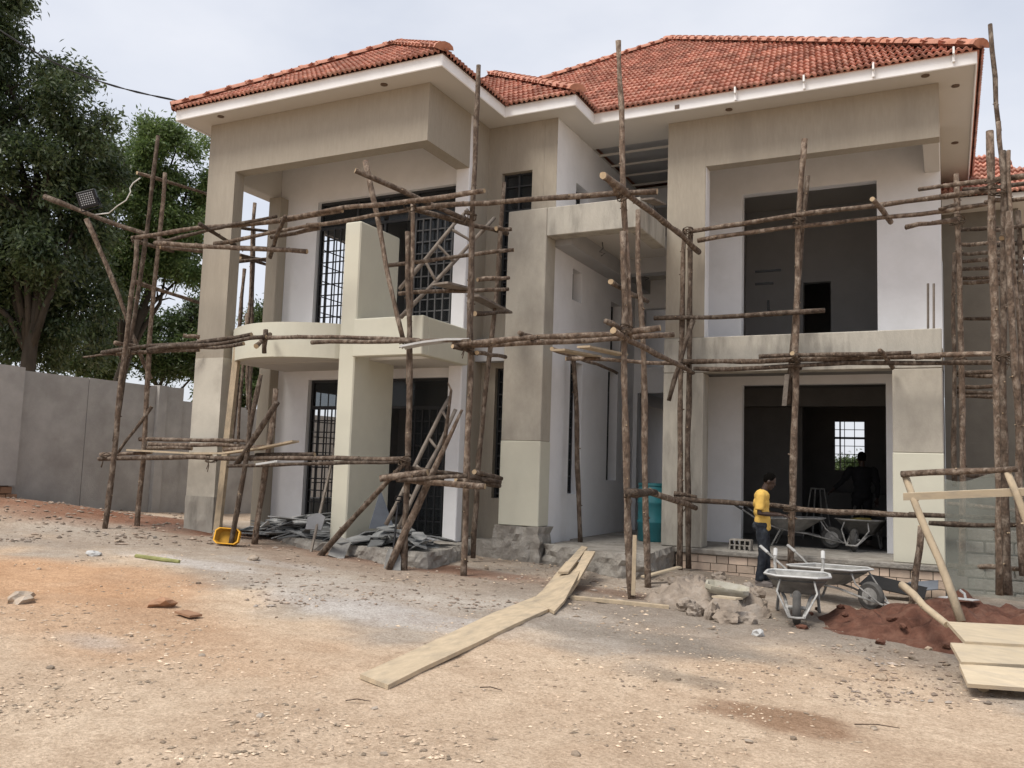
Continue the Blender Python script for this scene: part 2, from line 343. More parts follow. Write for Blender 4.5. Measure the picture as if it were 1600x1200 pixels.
# ------------------------------------------------------------------ house
H = empty('house', (-6, 16, 0), 'unfinished two-storey beige house with red clay tile roof', 'house')
SZ = 7.98                                           # soffit level
def hb(name, m_, *bx, c=.012, parent=H): 
    q = MB()
    for b in bx: q.box(*b, c=c)
    return q.build(name, m_, parent)
def opening_wall(name, m_, axis_, a0, a1, t0, t1, z0, z1, holes, parent=H, c=0):
    """wall along x (axis 'x', thickness in y t0..t1) or along y; holes are (a0,a1,z0,z1), cut as a grid of butted blocks in one mesh"""
    us = sorted({a0, a1, *[h[0] for h in holes], *[h[1] for h in holes]}); zs = sorted({z0, z1, *[h[2] for h in holes], *[h[3] for h in holes]})
    us = [u for u in us if a0 <= u <= a1]; zs = [z for z in zs if z0 <= z <= z1]
    def solid(i, j):
        if i < 0 or j < 0 or i >= len(us)-1 or j >= len(zs)-1: return False
        u = (us[i]+us[i+1])/2; z = (zs[j]+zs[j+1])/2
        return not any(h[0] < u < h[1] and h[2] < z < h[3] for h in holes)
    q = MB()
    def P(u, t, z): return (u, t, z) if axis_ == 'x' else (t, u, z)
    for i in range(len(us)-1):
        for j in range(len(zs)-1):
            if not solid(i, j): continue
            u0, u1, v0, v1 = us[i], us[i+1], zs[j], zs[j+1]
            F_ = [[P(u0, t0, v0), P(u1, t0, v0), P(u1, t0, v1), P(u0, t0, v1)], [P(u1, t1, v0), P(u0, t1, v0), P(u0, t1, v1), P(u1, t1, v1)]]
            if not solid(i-1, j): F_.append([P(u0, t1, v0), P(u0, t0, v0), P(u0, t0, v1), P(u0, t1, v1)])
            if not solid(i+1, j): F_.append([P(u1, t0, v0), P(u1, t1, v0), P(u1, t1, v1), P(u1, t0, v1)])
            if not solid(i, j-1): F_.append([P(u0, t1, v0), P(u1, t1, v0), P(u1, t0, v0), P(u0, t0, v0)])
            if not solid(i, j+1): F_.append([P(u0, t0, v1), P(u1, t0, v1), P(u1, t1, v1), P(u0, t1, v1)])
            for f in F_: q.add(f, [(0, 1, 2, 3)])
    return q.build(name, m_, parent)
def jag(name, poly, z0, z1, m_, amp=.04, parent=H, seg=.07, rows=8):
    """rough cast block: polygon outline with ragged sides and a lumpy top"""
    pts = []; n = len(poly)
    for i in range(n):
        a = Vector(poly[i]).to_2d(); b = Vector(poly[(i+1) % n]).to_2d(); k = max(1, int((b-a).length/seg))
        for t in range(k): pts.append(a+(b-a)*t/k)
    cx = sum(p.x for p in pts)/len(pts); cy = sum(p.y for p in pts)/len(pts)
    q = MB(); N = len(pts); vs = []
    for r_ in range(rows+1):
        z = z0+(z1-z0)*r_/rows
        for i, p in enumerate(pts):
            d = Vector((p.x-cx, p.y-cy)).normalized(); s_ = float(fbm(p.x*3+z*5, p.y*3+z*7, 3))*amp*2.6+float(fbm(p.x*11+z*13, p.y*11+z*17, 3))*amp*2.2
            if r_ == rows: s_ -= amp*.6
            vs.append((p.x+d.x*s_, p.y+d.y*s_, z+(float(fbm(p.x*4+3, p.y*4, 3))*amp*.8 if 0 < r_ else 0)))
    fs = [(r_*N+i, r_*N+(i+1) % N, (r_+1)*N+(i+1) % N, (r_+1)*N+i) for r_ in range(rows) for i in range(N)]
    vs.append((cx, cy, z1)); fs += [(rows*N+i, rows*N+(i+1) % N, (rows+1)*N) for i in range(N)]
    a = sum(pts[i].x*pts[(i+1) % N].y-pts[(i+1) % N].x*pts[i].y for i in range(N))
    if a < 0: fs = [f[::-1] for f in fs]
    q.add(vs, fs); return q.build(name, m_, parent, smooth=False)

# --- right bay
hb('plinth', mortar, (-4.15, -.03, 14.64, 16.28, -.3, .40))
hb('terrace_floor', rough, (-4.15, -.03, 14.56, 16.28, .402, .50), c=.02)
bm0 = MB(); bm0.box(-.5, .5, -.5, .5, -.5, .5, c=0)
def brick_mesh(nm):
    q = MB(); q.box(0, 1, 0, 1, 0, 1); me_ = q.build('tmp', brickm); d = me_.data; bpy.data.objects.remove(me_); return d
bmesh_data = brick_mesh('b')
zr = .40
for row in range(5):
    hgt = .128; z1_ = zr-row*hgt; x = -4.1+random.uniform(-.2, 0)
    if z1_ < -.12: break
    while x < -.04:
        wd = random.choice([.14, .2, .27, .29, .31, .33]); x1_ = min(x+wd, -.035); x0_ = max(x, -4.14)
        if x1_-x0_ > .05:
            o = bpy.data.objects.new('brick', bmesh_data); COL.objects.link(o); o.parent = H
            o.scale = (x1_-x0_-.012, .03+random.uniform(0, .012), hgt-.012); yy = 14.64-o.scale.y
            o.location = Vector((x0_+.006, yy, z1_-hgt+.006))-Vector(H.location); o.rotation_euler = (0, random.uniform(-.008, .008), random.uniform(-.006, .006))
        x = x1_ if x1_ > x else x+wd
hb('column', conc, (-4.40, -3.70, 14.60, 15.0, .503, 3.467))
hb('column', skim, (-.74, -.04, 14.60, 15.0, 2.17, 3.467))
hb('column_base', cream, (-.745, -.035, 14.595, 15.005, .503, 2.169))
hb('slab_edge', conc, (-4.40, -.04, 14.597, 14.9, 3.47, 4.08))
hb('floor_slab', inter, (-4.39, -.05, 14.905, 26, 3.62, 4.0), c=0)
hb('corner_pier', beige, (-4.38, -3.70, 14.60, 14.86, 4.083, SZ-.004), c=0)
hb('pier_lining', white, (-3.698, -3.69, 14.62, 14.86, 4.083, 7.095), c=0)
hb('front_beam', beige, (-3.698, -.03, 14.60, 14.86, 7.10, SZ-.004), c=0)
hb('side_beam', soffm, (-.28, -.032, 14.863, 16.297, 7.10, SZ-.004))
hb('wall', white, (-4.38, -4.2, 14.865, 16.297, 4.01, SZ-.004), c=0)
opening_wall('rear_wall', white, 'x', -4.40, -.03, 16.30, 16.5, 4.003, SZ-.004, [(-3.42, -1.05, 4.003, 7.07)])
opening_wall('rear_wall', white, 'x', -4.40, -.04, 16.30, 16.5, .3, 3.615, [(-3.40, -.93, .3, 3.42)])
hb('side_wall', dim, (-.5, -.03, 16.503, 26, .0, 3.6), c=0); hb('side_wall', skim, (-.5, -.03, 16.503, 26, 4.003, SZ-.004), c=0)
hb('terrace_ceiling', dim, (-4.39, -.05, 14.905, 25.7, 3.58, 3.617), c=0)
# rooms behind
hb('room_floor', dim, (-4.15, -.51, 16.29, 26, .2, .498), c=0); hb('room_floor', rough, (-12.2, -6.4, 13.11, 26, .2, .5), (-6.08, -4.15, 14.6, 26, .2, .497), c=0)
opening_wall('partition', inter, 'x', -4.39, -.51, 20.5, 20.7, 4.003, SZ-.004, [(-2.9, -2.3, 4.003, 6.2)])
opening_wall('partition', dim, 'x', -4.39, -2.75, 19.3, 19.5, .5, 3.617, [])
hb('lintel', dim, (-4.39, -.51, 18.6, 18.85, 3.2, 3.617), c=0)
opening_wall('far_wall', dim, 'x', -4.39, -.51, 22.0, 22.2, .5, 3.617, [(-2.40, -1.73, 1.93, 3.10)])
hb('far_wall', inter, (-4.39, -.51, 25.8, 26, 4.0, SZ), c=0)
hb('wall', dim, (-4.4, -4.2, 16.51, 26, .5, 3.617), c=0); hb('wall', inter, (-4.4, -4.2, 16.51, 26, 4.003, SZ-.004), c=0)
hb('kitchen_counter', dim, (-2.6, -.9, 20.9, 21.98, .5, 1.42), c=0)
q = MB()
for zz in np.linspace(1.93, 3.10, 7): q.box(-2.4, -1.73, 22.08, 22.1, zz-.008, zz+.008)
for xx in np.linspace(-2.40, -1.73, 4): q.box(xx-.008, xx+.008, 22.082, 22.102, 1.93, 3.10)
q.box(-2.41, -1.72, 22.05, 22.12, 2.68, 2.73); q.box(-2.29, -2.26, 22.05, 22.12, 1.93, 3.1)
win = q.build('window', steel, H)

# wall hooks and brackets in the upper room
hb('wall_bracket', steel, (-3.35, -2.85, 17.2, 17.24, 5.75, 5.79), c=0); hb('wall_bracket', steel, (-3.35, -3.0, 17.2, 17.24, 5.5, 5.54), c=0); hb('wall_bracket', steel, (-3.1, -2.8, 17.3, 17.34, 4.95, 4.99), (-3.13, -3.09, 17.3, 17.34, 4.99, 5.2), c=0)

# --- porch
hb('porch_column', skim, (-6.80, -6.06, 13.15, 13.55, 2.2, 6.2))
hb('column_base', cream, (-6.805, -6.055, 13.145, 13.555, .78, 2.199))
hb('porch_beam', conc, (-6.057, -4.40, 13.152, 13.45, 5.70, 6.198))
hb('porch_side_beam', conc, (-4.65, -4.402, 13.453, 14.595, 5.70, 6.195))
hb('porch_ceiling', soffm, (-6.097, -4.652, 13.453, 18, 5.92, 6.15), c=0)
hb('ceiling_beam', inter, (-6.097, -5.75, 13.56, 18, 5.62, 5.918), c=0)
hb('ceiling_beam', inter, (-5.74, -4.66, 16.0, 16.3, 5.62, 5.918), c=0)
jag('footing', [(-6.86, 13.08), (-6.0, 13.08), (-6.0, 13.6), (-6.86, 13.6)], -.2, .775, rough, .05)
jag('porch_platform', [(-5.99, 13.2), (-5.3, 12.95), (-4.4, 12.6), (-4.08, 12.8), (-4.16, 14.58), (-5.99, 14.58)], -.2, .5, rough, .05)
W1 = [(14.45, 15.05, 1.3, 3.72), (16.42, 17.0, 1.55, 3.80), (14.45, 14.9, 4.85, 5.43), (16.5, 17.1, 4.2, 5.2), (14.5, 15.13, 6.3, 7.07)]
opening_wall('porch_wall', white, 'y', 13.61, 18, -6.35, -6.10, .3, SZ-.004, W1)
for (a0, a1, z0, z1) in W1:
    q = MB()
    for t in (a0+.02, a1-.02): q.box(-6.32, -6.28, t-.02, t+.02, z0, z1)
    for t in np.arange(z0+.02, z1, .3): q.box(-6.315, -6.285, a0+.04, a1-.04, t-.012, t+.012)
    wn = q.build('window', steel, H); MB().box(-6.302, -6.298, a0+.03, a1-.03, z0+.01, z1-.01).build('pane', glass, wn)
opening_wall('porch_rear_wall', white, 'x', -6.095, -4.405, 18.0, 18.2, .5, SZ-.004, [(-6.0, -4.5, .5, 3.45), (-5.9, -4.5, 4.0, 5.3), (-5.7, -4.5, 6.3, 7.6)])
hb('porch_side_wall', skim, (-4.40, -4.2, 15.01, 16.29, .5, 3.57), c=0)
# --- recessed middle wall
MW = [(-7.19, -6.58, 4.55, 7.08), (-7.19, -6.58, 1.2, 3.5)]
opening_wall('middle_wall', beige, 'x', -7.478, -6.352, 13.60, 13.85, -.2, SZ-.004, MW)
hb('wall_corner', beige, (-6.35, -6.102, 13.602, 13.608, 6.2, SZ-.004), c=0)
for (a0, a1, z0, z1) in MW:
    q = MB()
    for t in (a0+.02, a1-.02, (a0+a1)/2): q.box(t-.018, t+.018, 13.70, 13.74, z0, z1)
    for t in np.arange(z1-.02, z0, -.22): q.box(a0, a1, 13.702, 13.738, t-.012, t+.012)
    wn = q.build('window', steel, H); MB().box(a0+.01, a1-.01, 13.745, 13.75, z0+.01, z1-.01).build('pane', glass, wn)
# --- left wing
hb('corner_column', beige, (-12.32, -11.64, 11.50, 11.74, 3.55, 6.999), c=0); hb('column_base', mat('patchy_skim', (.52, .49, .42), .9, .05, 5, .12, 30, stain=(.36, .33, .28), sscale=.9, coords='P'), (-12.322, -11.638, 11.498, 11.742, 1.05, 3.549), c=0)
jag('column_foot', [(-12.33, 11.49), (-11.63, 11.49), (-11.63, 11.75), (-12.33, 11.75)], .2, 1.05, conc, .012)
hb('front_beam', beige, (-12.32, -7.48, 11.50, 11.78, 7.0, SZ-.004), c=0)
hb('left_beam', soffm, (-12.25, -11.95, 11.783, 13.097, 6.95, SZ-.004))
hb('side_beam', beige, (-7.75, -7.48, 11.781, 12.898, 7.0, SZ-.004), c=0)
hb('white_post', white, (-7.75, -7.48, 12.90, 13.1, .45, SZ-.004))
hb('side_wall', beige, (-7.75, -7.48, 13.102, 13.86, -.2, SZ-.004), c=0)
hb('pier', beige, (-12.05, -11.75, 12.86, 13.098, .3, 6.948))
LW = [(-11.0, -7.86, 4.06, 6.82), (-11.0, -7.86, .5, 3.3)]
opening_wall('rear_wall', white, 'x', -12.2, -7.752, 13.10, 13.35, .2, SZ-.004, LW)
hb('balcony_slab', soffm, (-11.62, -7.5, 11.9, 13.097, 3.47, 3.9), c=0)
hb('upper_floor', inter, (-12.2, -6.4, 13.352, 26, 3.6, 4.0), c=0)
hb('fin_wall', cream, (-9.05, -8.72, 11.50, 12.66, .40, 5.78), c=.02)
# curved parapet of the left balcony
q = MB(); N = 24; inn = []; outr = []
for i in range(N+1):
    t = i/N; x = -11.66+t*(11.66-9.052); y = 11.75-.62*math.sin(PI*min(1, t*1.0))**.8-.10*t
    outr.append((x, y)); inn.append((x, y+.16))
for i in range(N):
    a, b, c_, d = outr[i], outr[i+1], inn[i+1], inn[i]
    q.add([(*a, 3.47), (*b, 3.47), (*c_, 3.47), (*d, 3.47), (*a, 4.06), (*b, 4.06), (*c_, 4.06), (*d, 4.06)],
          [(0, 1, 5, 4), (2, 3, 7, 6), (4, 5, 6, 7), (3, 2, 1, 0)]+([(0, 4, 7, 3)] if i == 0 else [])+([(1, 2, 6, 5)] if i == N-1 else []))
shade(q.build('curved_parapet', cream, H), 30)
q = MB()
for i in range(N):
    a, b = inn[i], inn[i+1]
    q.add([(*a, 3.475), (*b, 3.475), (b[0], 11.9, 3.475), (a[0], 11.9, 3.475)], [(0, 3, 2, 1)])
q.build('balcony_soffit', soffm, H)
hb('balcony_parapet', cream, (-8.715, -7.36, 11.42, 11.60, 3.47, 4.10), c=.015)
hb('balcony_parapet', cream, (-7.52, -7.361, 11.603, 12.895, 3.47, 4.095), c=.015)
jag('left_platform', [(-11.4, 12.9), (-10.3, 11.75), (-9.3, 11.25), (-8.4, 11.2), (-7.4, 10.98), (-6.85, 11.05), (-6.9, 11.7), (-7.3, 13.05)], -.1, .45, rough, .05)
# grilled windows of the left wing
def grille(z0, z1, leafcol):
    W = empty('window', (-9.4, 13.2, z0)); W.parent = H; W.location = Vector((-9.4, 13.2, z0))-Vector(H.location)
    q = MB()
    q.box(-11.0, -10.95, 13.2, 13.26, z0, z1); q.box(-7.91, -7.86, 13.2, 13.26, z0, z1); q.box(-10.95, -7.91, 13.2, 13.26, z1-.05, z1); q.box(-10.95, -7.91, 13.2, 13.26, z1-.55, z1-.5)
    for x in (-10.1, -8.75, -9.45): q.box(x-.025, x+.025, 13.202, 13.258, z0, z1-.05 if x > -9 or x < -10 else z1-.5)
    q.build('frame', steel, W)
    def bars(x0, x1, nx_, m_, za, zb, y=13.16, nz_=11):
        b = MB()
        for x in np.linspace(x0, x1, nx_): b.box(x-.011, x+.011, y-.011, y+.011, za, zb)
        for z in np.linspace(za, zb, nz_): b.box(x0, x1, y+.012, y+.03, z-.011, z+.011)
        b.build('grille', m_, W)
    bars(-10.93, -10.12, 6, steel, z0+.03, z1-.56); bars(-8.72, -7.93, 6, leafcol, z0+.03, z1-.56)
    for a, b in ((-8.72, -7.92),): MB().box(a, b, 13.235, 13.24, z0+.02, z1-.56).build('pane', glass, W)
    for a, b in ((-10.94, -10.13), (-10.07, -9.5), (-9.4, -8.8), (-8.72, -7.92)): MB().box(a, b, 13.236, 13.241, z1-.5, z1-.05).build('pane', glass, W)
    b = MB()                                             # opened leaf folded into the room
    for t in np.linspace(0, .8, 5): b.box(-10.13, -10.11, 13.28+t-.011, 13.28+t+.011, z0+.05, z1-.6)
    for z in np.linspace(z0+.05, z1-.6, 10): b.box(-10.128, -10.112, 13.28, 14.08, z-.011, z+.011)
    b.build('open_leaf', steel, W)
grille(4.06, 6.82, greysteel); grille(.5, 3.3, steel)
hb('wall', inter, (-7.75, -7.55, 13.862, 26, .5, 3.6), (-7.75, -7.55, 13.862, 26, 4.003, SZ), c=0)
opening_wall('left_wall', inter, 'y', 13.352, 26, -12.35, -12.2, .2, SZ-.004, [(13.7, 15.9, 4.3, 6.75), (13.7, 15.9, .95, 3.25)])
for z0, z1 in ((4.3, 6.75), (.95, 3.25)):
    b = MB()
    for t in np.linspace(13.72, 15.88, 9): b.box(-12.3, -12.28, t-.01, t+.01, z0, z1)
    for z in np.linspace(z0, z1, 8): b.box(-12.298, -12.282, 13.7, 15.9, z-.01, z+.01)
    b.build('window', steel, H)
hb('partition', inter, (-12.2, -7.752, 18.0, 18.2, .5, 3.6), (-12.2, -7.752, 18.0, 18.2, 4.003, SZ), c=0)

# --- soffit, fascia, battens
hb('soffit', soffm, (-12.72, -6.99, 11.06, 14.1, SZ, 8.03), (-6.99, -5.63, 13.22, 14.1, SZ, 8.03), (-12.72, .46, 14.1, 15.3, SZ, 8.03),
   (-12.72, -6.1, 15.3, 27, SZ, 8.03), (-4.4, .46, 15.3, 27, SZ, 8.03), (-6.1, -4.4, 18.0, 27, SZ, 8.03), c=0)
for i, yy in enumerate((15.65, 16.3, 16.95, 17.6)): hb('ceiling_batten', soffm, (-6.098, -4.402, yy, yy+.028, 7.96, 8.0), c=0)
hb('ceiling_void', inter, (-6.1, -4.4, 15.3, 18, 8.10, 8.12), c=0)
fz0, fz1 = 7.955, 8.165
hb('fascia', facm, (-12.75, -6.96, 11.03, 11.06, fz0, fz1)); hb('fascia', facm, (-6.99, -6.96, 11.061, 13.19, fz0, fz1))
hb('fascia', facm, (-6.989, -5.60, 13.19, 13.22, fz0, fz1)); hb('fascia', facm, (-5.63, -5.60, 13.221, 14.07, fz0, fz1))
hb('fascia', facm, (-5.629, .49, 14.07, 14.1, fz0, fz1)); hb('fascia', facm, (.46, .49, 14.101, 27, fz0, fz1)); hb('fascia', facm, (-12.75, -12.72, 11.061, 27, fz0, fz1))
for px, py in ((1150, 147), (1257, 129), (1365, 110), (1490, 86)):
    p = onY(px, py, 14.07); hb('gutter_bracket', facm, (p.x-.015, p.x+.015, 13.97, 14.068, p.z-.02, p.z+.09), (p.x-.02, p.x+.02, 14.03, 14.066, p.z-.12, p.z-.02), c=.004)
p = onY(1058, 167, 14.07); hb('fascia_cutout', darkhole, (p.x-.04, p.x+.04, 14.062, 14.069, p.z-.035, p.z+.035), c=0)
for px, py in ((345, 182), (600, 132), (1139, 171), (1446, 118), (1493, 134), (1492, 223)):
    p = onZ(px, py, SZ-.002); q = MB(); q.tube([(p.x, p.y, SZ-.012), (p.x, p.y, SZ-.001)], .06, 16)
    d = q.build('downlight', darkhole, H); q = MB(); q.tube([(p.x, p.y, SZ-.02), (p.x, p.y, SZ-.013)], .045, 14); q.build('lens', lampglass, d) if False else None
# --- roof: three hipped volumes of one pitch
TAN = .69; EZ = 8.15
BL = [(-12.78, -6.93, 11.0, 40), (-12.78, -5.57, 13.16, 40), (-12.78, .52, 14.04, 27.3)]
def hh(b, x, y): 
    return min(x-b[0], b[1]-x, y-b[2], b[3]-y)*TAN
roof = MB()
for (x0, x1, y0, y1) in BL:
    r_ = (x1-x0)/2; xm = (x0+x1)/2; yb = min(y1, 24); za = EZ+r_*TAN
    if y1 < 30: roof.add([(x0, y0, EZ), (x1, y0, EZ), (x1, y1, EZ), (x0, y1, EZ), (xm, (y0+y1)/2, za)], [(0, 1, 4), (1, 2, 4), (2, 3, 4), (3, 0, 4), (3, 2, 1, 0)])
    else: roof.add([(x0, y0, EZ), (x1, y0, EZ), (x1, yb, EZ), (x0, yb, EZ), (xm, y0+r_, za), (xm, yb, za)], [(0, 1, 4), (1, 2, 5, 4), (3, 0, 4, 5)])
R_ = roof.build('roof', tilem, H)
TW, TE = .20, .32; SL = math.sqrt(1+TAN*TAN)
def tile_geo():
    q = MB(); n = 11; vs = []
    for v, dz in ((-.035, .062), (TE+.03, .012)):
        for i in range(n):
            u = i/(n-1); vs.append(((u-.5)*(TW+.012), v, dz+.021*math.cos(4*PI*(u-.13))))
    for i in range(n): a = vs[i]; vs.append((a[0], a[1]+.005, a[2]-.042))
    fs = [(i, i+1, n+i+1, n+i) for i in range(n-1)]+[(2*n+i, 2*n+i+1, i+1, i) for i in range(n-1)]
    return vs, fs
tv, tf = tile_geo(); tq = MB(); tq.add(tv, tf); to = tq.build('tile', tilem); tdata = to.data; bpy.data.objects.remove(to)
tdata.polygons.foreach_set('use_smooth', [i < 10 for i in range(len(tdata.polygons))])
ent = []
for bi, b in enumerate(BL):
    x0, x1, y0, y1 = b; half = (x1-x0)/2
    for fc in ('f', 'r', 'l'):
        rows = int(half*SL/TE)+1
        for rw in range(rows):
            s_ = rw*TE/SL                                     # horizontal run from the eave
            if fc == 'f': us = np.arange(x0+s_+TW*.5, x1-s_, TW)
            else: us = np.arange(y0+s_+TW*.5, min(y1, 27)-s_ if y1 < 30 else 22, TW)
            for u in us:
                sm = s_+.12; x, y = (u, y0+sm) if fc == 'f' else ((x1-sm, u) if fc == 'r' else (x0+sm, u))
                hcur = hh(b, x, y)
                if hcur < sm*TAN-.03: continue
                if any(hh(o_, x, y) > hcur-.02 for k_, o_ in enumerate(BL) if k_ != bi): continue
                x, y = (u, y0+s_) if fc == 'f' else ((x1-s_, u) if fc == 'r' else (x0+s_, u))
                ent.append((fc, x, y, EZ+s_*TAN))
def tmat(fc, x, y, z):
    uax, vax = {'f': (Vector((1, 0, 0)), Vector((0, 1, TAN))), 'r': (Vector((0, 1, 0)), Vector((-1, 0, TAN))), 'l': (Vector((0, -1, 0)), Vector((1, 0, TAN)))}[fc]
    vax = vax.normalized(); nax = uax.cross(vax); mm = Matrix((uax, vax, nax)).transposed()
    e = random.uniform
    mm = mm @ Matrix.Rotation(e(-.02, .02), 3, 'Z') @ Matrix.Rotation(e(-.02, .02), 3, 'X')
    mm = mm.to_4x4(); mm.translation = (x, y, z+e(0, .006)); return mm
vis = []
for e_ in ent:
    d = Vector(e_[1:])-CAM; vis.append((d.length if e_[0] == 'f' else 1e3+d.length, e_))
vis.sort(key=lambda t: t[0])
HL = Vector(H.location)
rest = MB()
for i, (_, e_) in enumerate(vis):
    mm = tmat(*e_)
    if i < 300:
        o = bpy.data.objects.new('tile', tdata); COL.objects.link(o); o.parent = R_; mm.translation = mm.translation-HL; o.matrix_local = mm
    else: rest.add([mm @ Vector(v) for v in tv], tf)
rt = rest.build('roof_tiles', tilem, R_, smooth=False); rt['kind'] = 'stuff'
rt.data.polygons.foreach_set('use_smooth', [(i % len(tf)) < 10 for i in range(len(rt.data.polygons))])
# hip and ridge tiles
def ridge(a, b, step=.36, r=.13):
    a = Vector(a)+Vector((0, 0, .028)); b = Vector(b)+Vector((0, 0, .028)); d = (b-a); n = int(d.length/step); d.normalize()
    side = d.cross(Vector((0, 0, 1))).normalized(); up_ = side.cross(d)
    for i in range(n+1):
        p = a+d*(i*step); q = MB(); K = 7; vs = []
        for t, rr in ((-.03, r+.014), (.045, r+.014), (.046, r), (step+.02, r-.012)):
            for j in range(K):
                an = PI*j/(K-1); vs.append(p+d*t+side*math.cos(an)*rr*1.1+up_*(math.sin(an)*rr*.8))
        for j in range(K): vs.append(p+d*-.025+side*math.cos(PI*j/(K-1))*(r-.01)*1.1+up_*(math.sin(PI*j/(K-1))*(r-.012)*.8))
        fs = [(k_*K+j, k_*K+j+1, (k_+1)*K+j+1, (k_+1)*K+j) for k_ in range(3) for j in range(K-1)]+[(4*K+j, 4*K+j+1, j+1, j) for j in range(K-1)]
        if i == 0: vs.append(p-up_*.03); n_ = len(vs)-1; fs += [(4*K+j+1, 4*K+j, n_) for j in range(K-1)]
        q.add(vs, fs); shade(q.build('ridge_tile', ridgem, R_), 50)
for bi, (x0, x1, y0, y1) in enumerate(BL):
    hf = (x1-x0)/2; xm = (x0+x1)/2; za = EZ+hf*TAN+.03
    tl = 1 if bi == 0 else (.0 if bi == 1 else .62)
    if bi == 0: ridge((x0, y0, EZ+.03), (xm, y0+hf, za)); ridge((x1, y0, EZ+.03), (xm, y0+hf, za))
    if bi == 1: ridge((x1, y0, EZ+.03), (xm, y0+hf, za))
    if bi == 2:
        ridge((x1, y0, EZ+.03), (xm, y0+hf, za)); ridge((xm-hf*.72, y0+hf*.28, EZ+.03+hf*TAN*.28), (xm, y0+hf, za))
ridge((-9.855, 13.95, EZ+2.02+.03), (-9.855, 17.0, EZ+2.02+.03))
# --- rear wing on the right
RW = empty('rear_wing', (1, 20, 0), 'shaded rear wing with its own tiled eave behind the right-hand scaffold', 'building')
MB().box(-.02, 1.35, 19.6, 24, -.2, 7.25).build('wall', mat('shade_dark_render', (.17, .155, .13), .95, .1, 3, .2, 30, coords='P'), RW)  # deep shade on the wing is put into this dark wall colour
MB().box(-.02, 1.9, 19.0, 24, 7.25, 7.4).build('soffit', soffm, RW)
q = MB(); q.add([(-.02, 18.98, 7.42), (1.95, 18.98, 7.42), (1.95, 24, 7.42), (-.02, 24, 7.42), (-.02, 21.4, 9.0), (.9, 21.4, 9.0)], [(0, 1, 5, 4), (1, 2, 5), (2, 3, 4, 5), (3, 0, 4)])
rr_ = q.build('roof', tilem, RW)
q = MB()
for rw in range(9):
    s_ = rw*.33/1.2
    for u in np.arange(.02, 1.95-s_*.43, TW):
        mm = Matrix((Vector((1, 0, 0)), Vector((0, 1, .653)).normalized(), Vector((0, -.653, 1)).normalized())).transposed().to_4x4(); mm.translation = (u, 18.98+s_, 7.42+s_*.653)
        o = bpy.data.objects.new('tile', tdata); COL.objects.link(o); o.parent = rr_; mm.translation = mm.translation-Vector((1, 20, 0)); o.matrix_local = mm

# ------------------------------------------------------------------ boundary wall
BW = empty('boundary_wall', (-17.2, 13, .3), 'tall grey cement-plastered boundary wall on the left under the trees', 'wall')
def rag(x0, x1, y0, y1, z0, z1, nm='panel', m_=wallm):
    q = MB(); ys = np.arange(y0, y1+.001, (y1-y0)/max(2, int((y1-y0)/.25)))
    for i in range(len(ys)-1):
        za = z1+float(fbm(ys[i]*2, 3.3))*.05; zb = z1+float(fbm(ys[i+1]*2, 3.3))*.05
        q.add([(x1, ys[i], z0), (x1, ys[i+1], z0), (x1, ys[i+1], zb), (x1, ys[i], za), (x0, ys[i], z0), (x0, ys[i+1], z0), (x0, ys[i+1], zb), (x0, ys[i], za)],
              [(0, 1, 2, 3), (5, 4, 7, 6), (3, 2, 6, 7)]+([(4, 0, 3, 7)] if i == 0 else [])+([(1, 5, 6, 2)] if i == len(ys)-2 else []))
    return q.build(nm, m_, BW)
rag(-17.5, -17.2, 11.36, 13.03, -.3, 3.43); rag(-17.5, -17.2, 13.045, 14.9, -.3, 3.44); rag(-17.5, -17.2, 15.16, 15.75, -.3, 3.46)
rag(-17.5, -17.1, 14.905, 15.155, -.3, 3.46, 'pilaster'); rag(-17.5, -17.25, 15.755, 40, -.5, 3.14)
rag(-17.5, -16.95, 2, 11.35, 1.05, 3.47)
bdat = None
for r0 in range(4):
    for c0 in range(9):
        if c0 == 8 and r0 % 2: continue
        q = MB(); y_ = 9.2+c0*.25+(r0 % 2)*.12; q.box(-17.25, -16.98-random.uniform(0, .03), y_, y_+.235, .42+r0*.155, .42+r0*.155+.14, c=.008); q.build('brick', orangebrick, BW)
hb('brick_core', mortar, (-17.4, -17.1, 2, 11.3, -.2, 1.045), c=0, parent=BW)

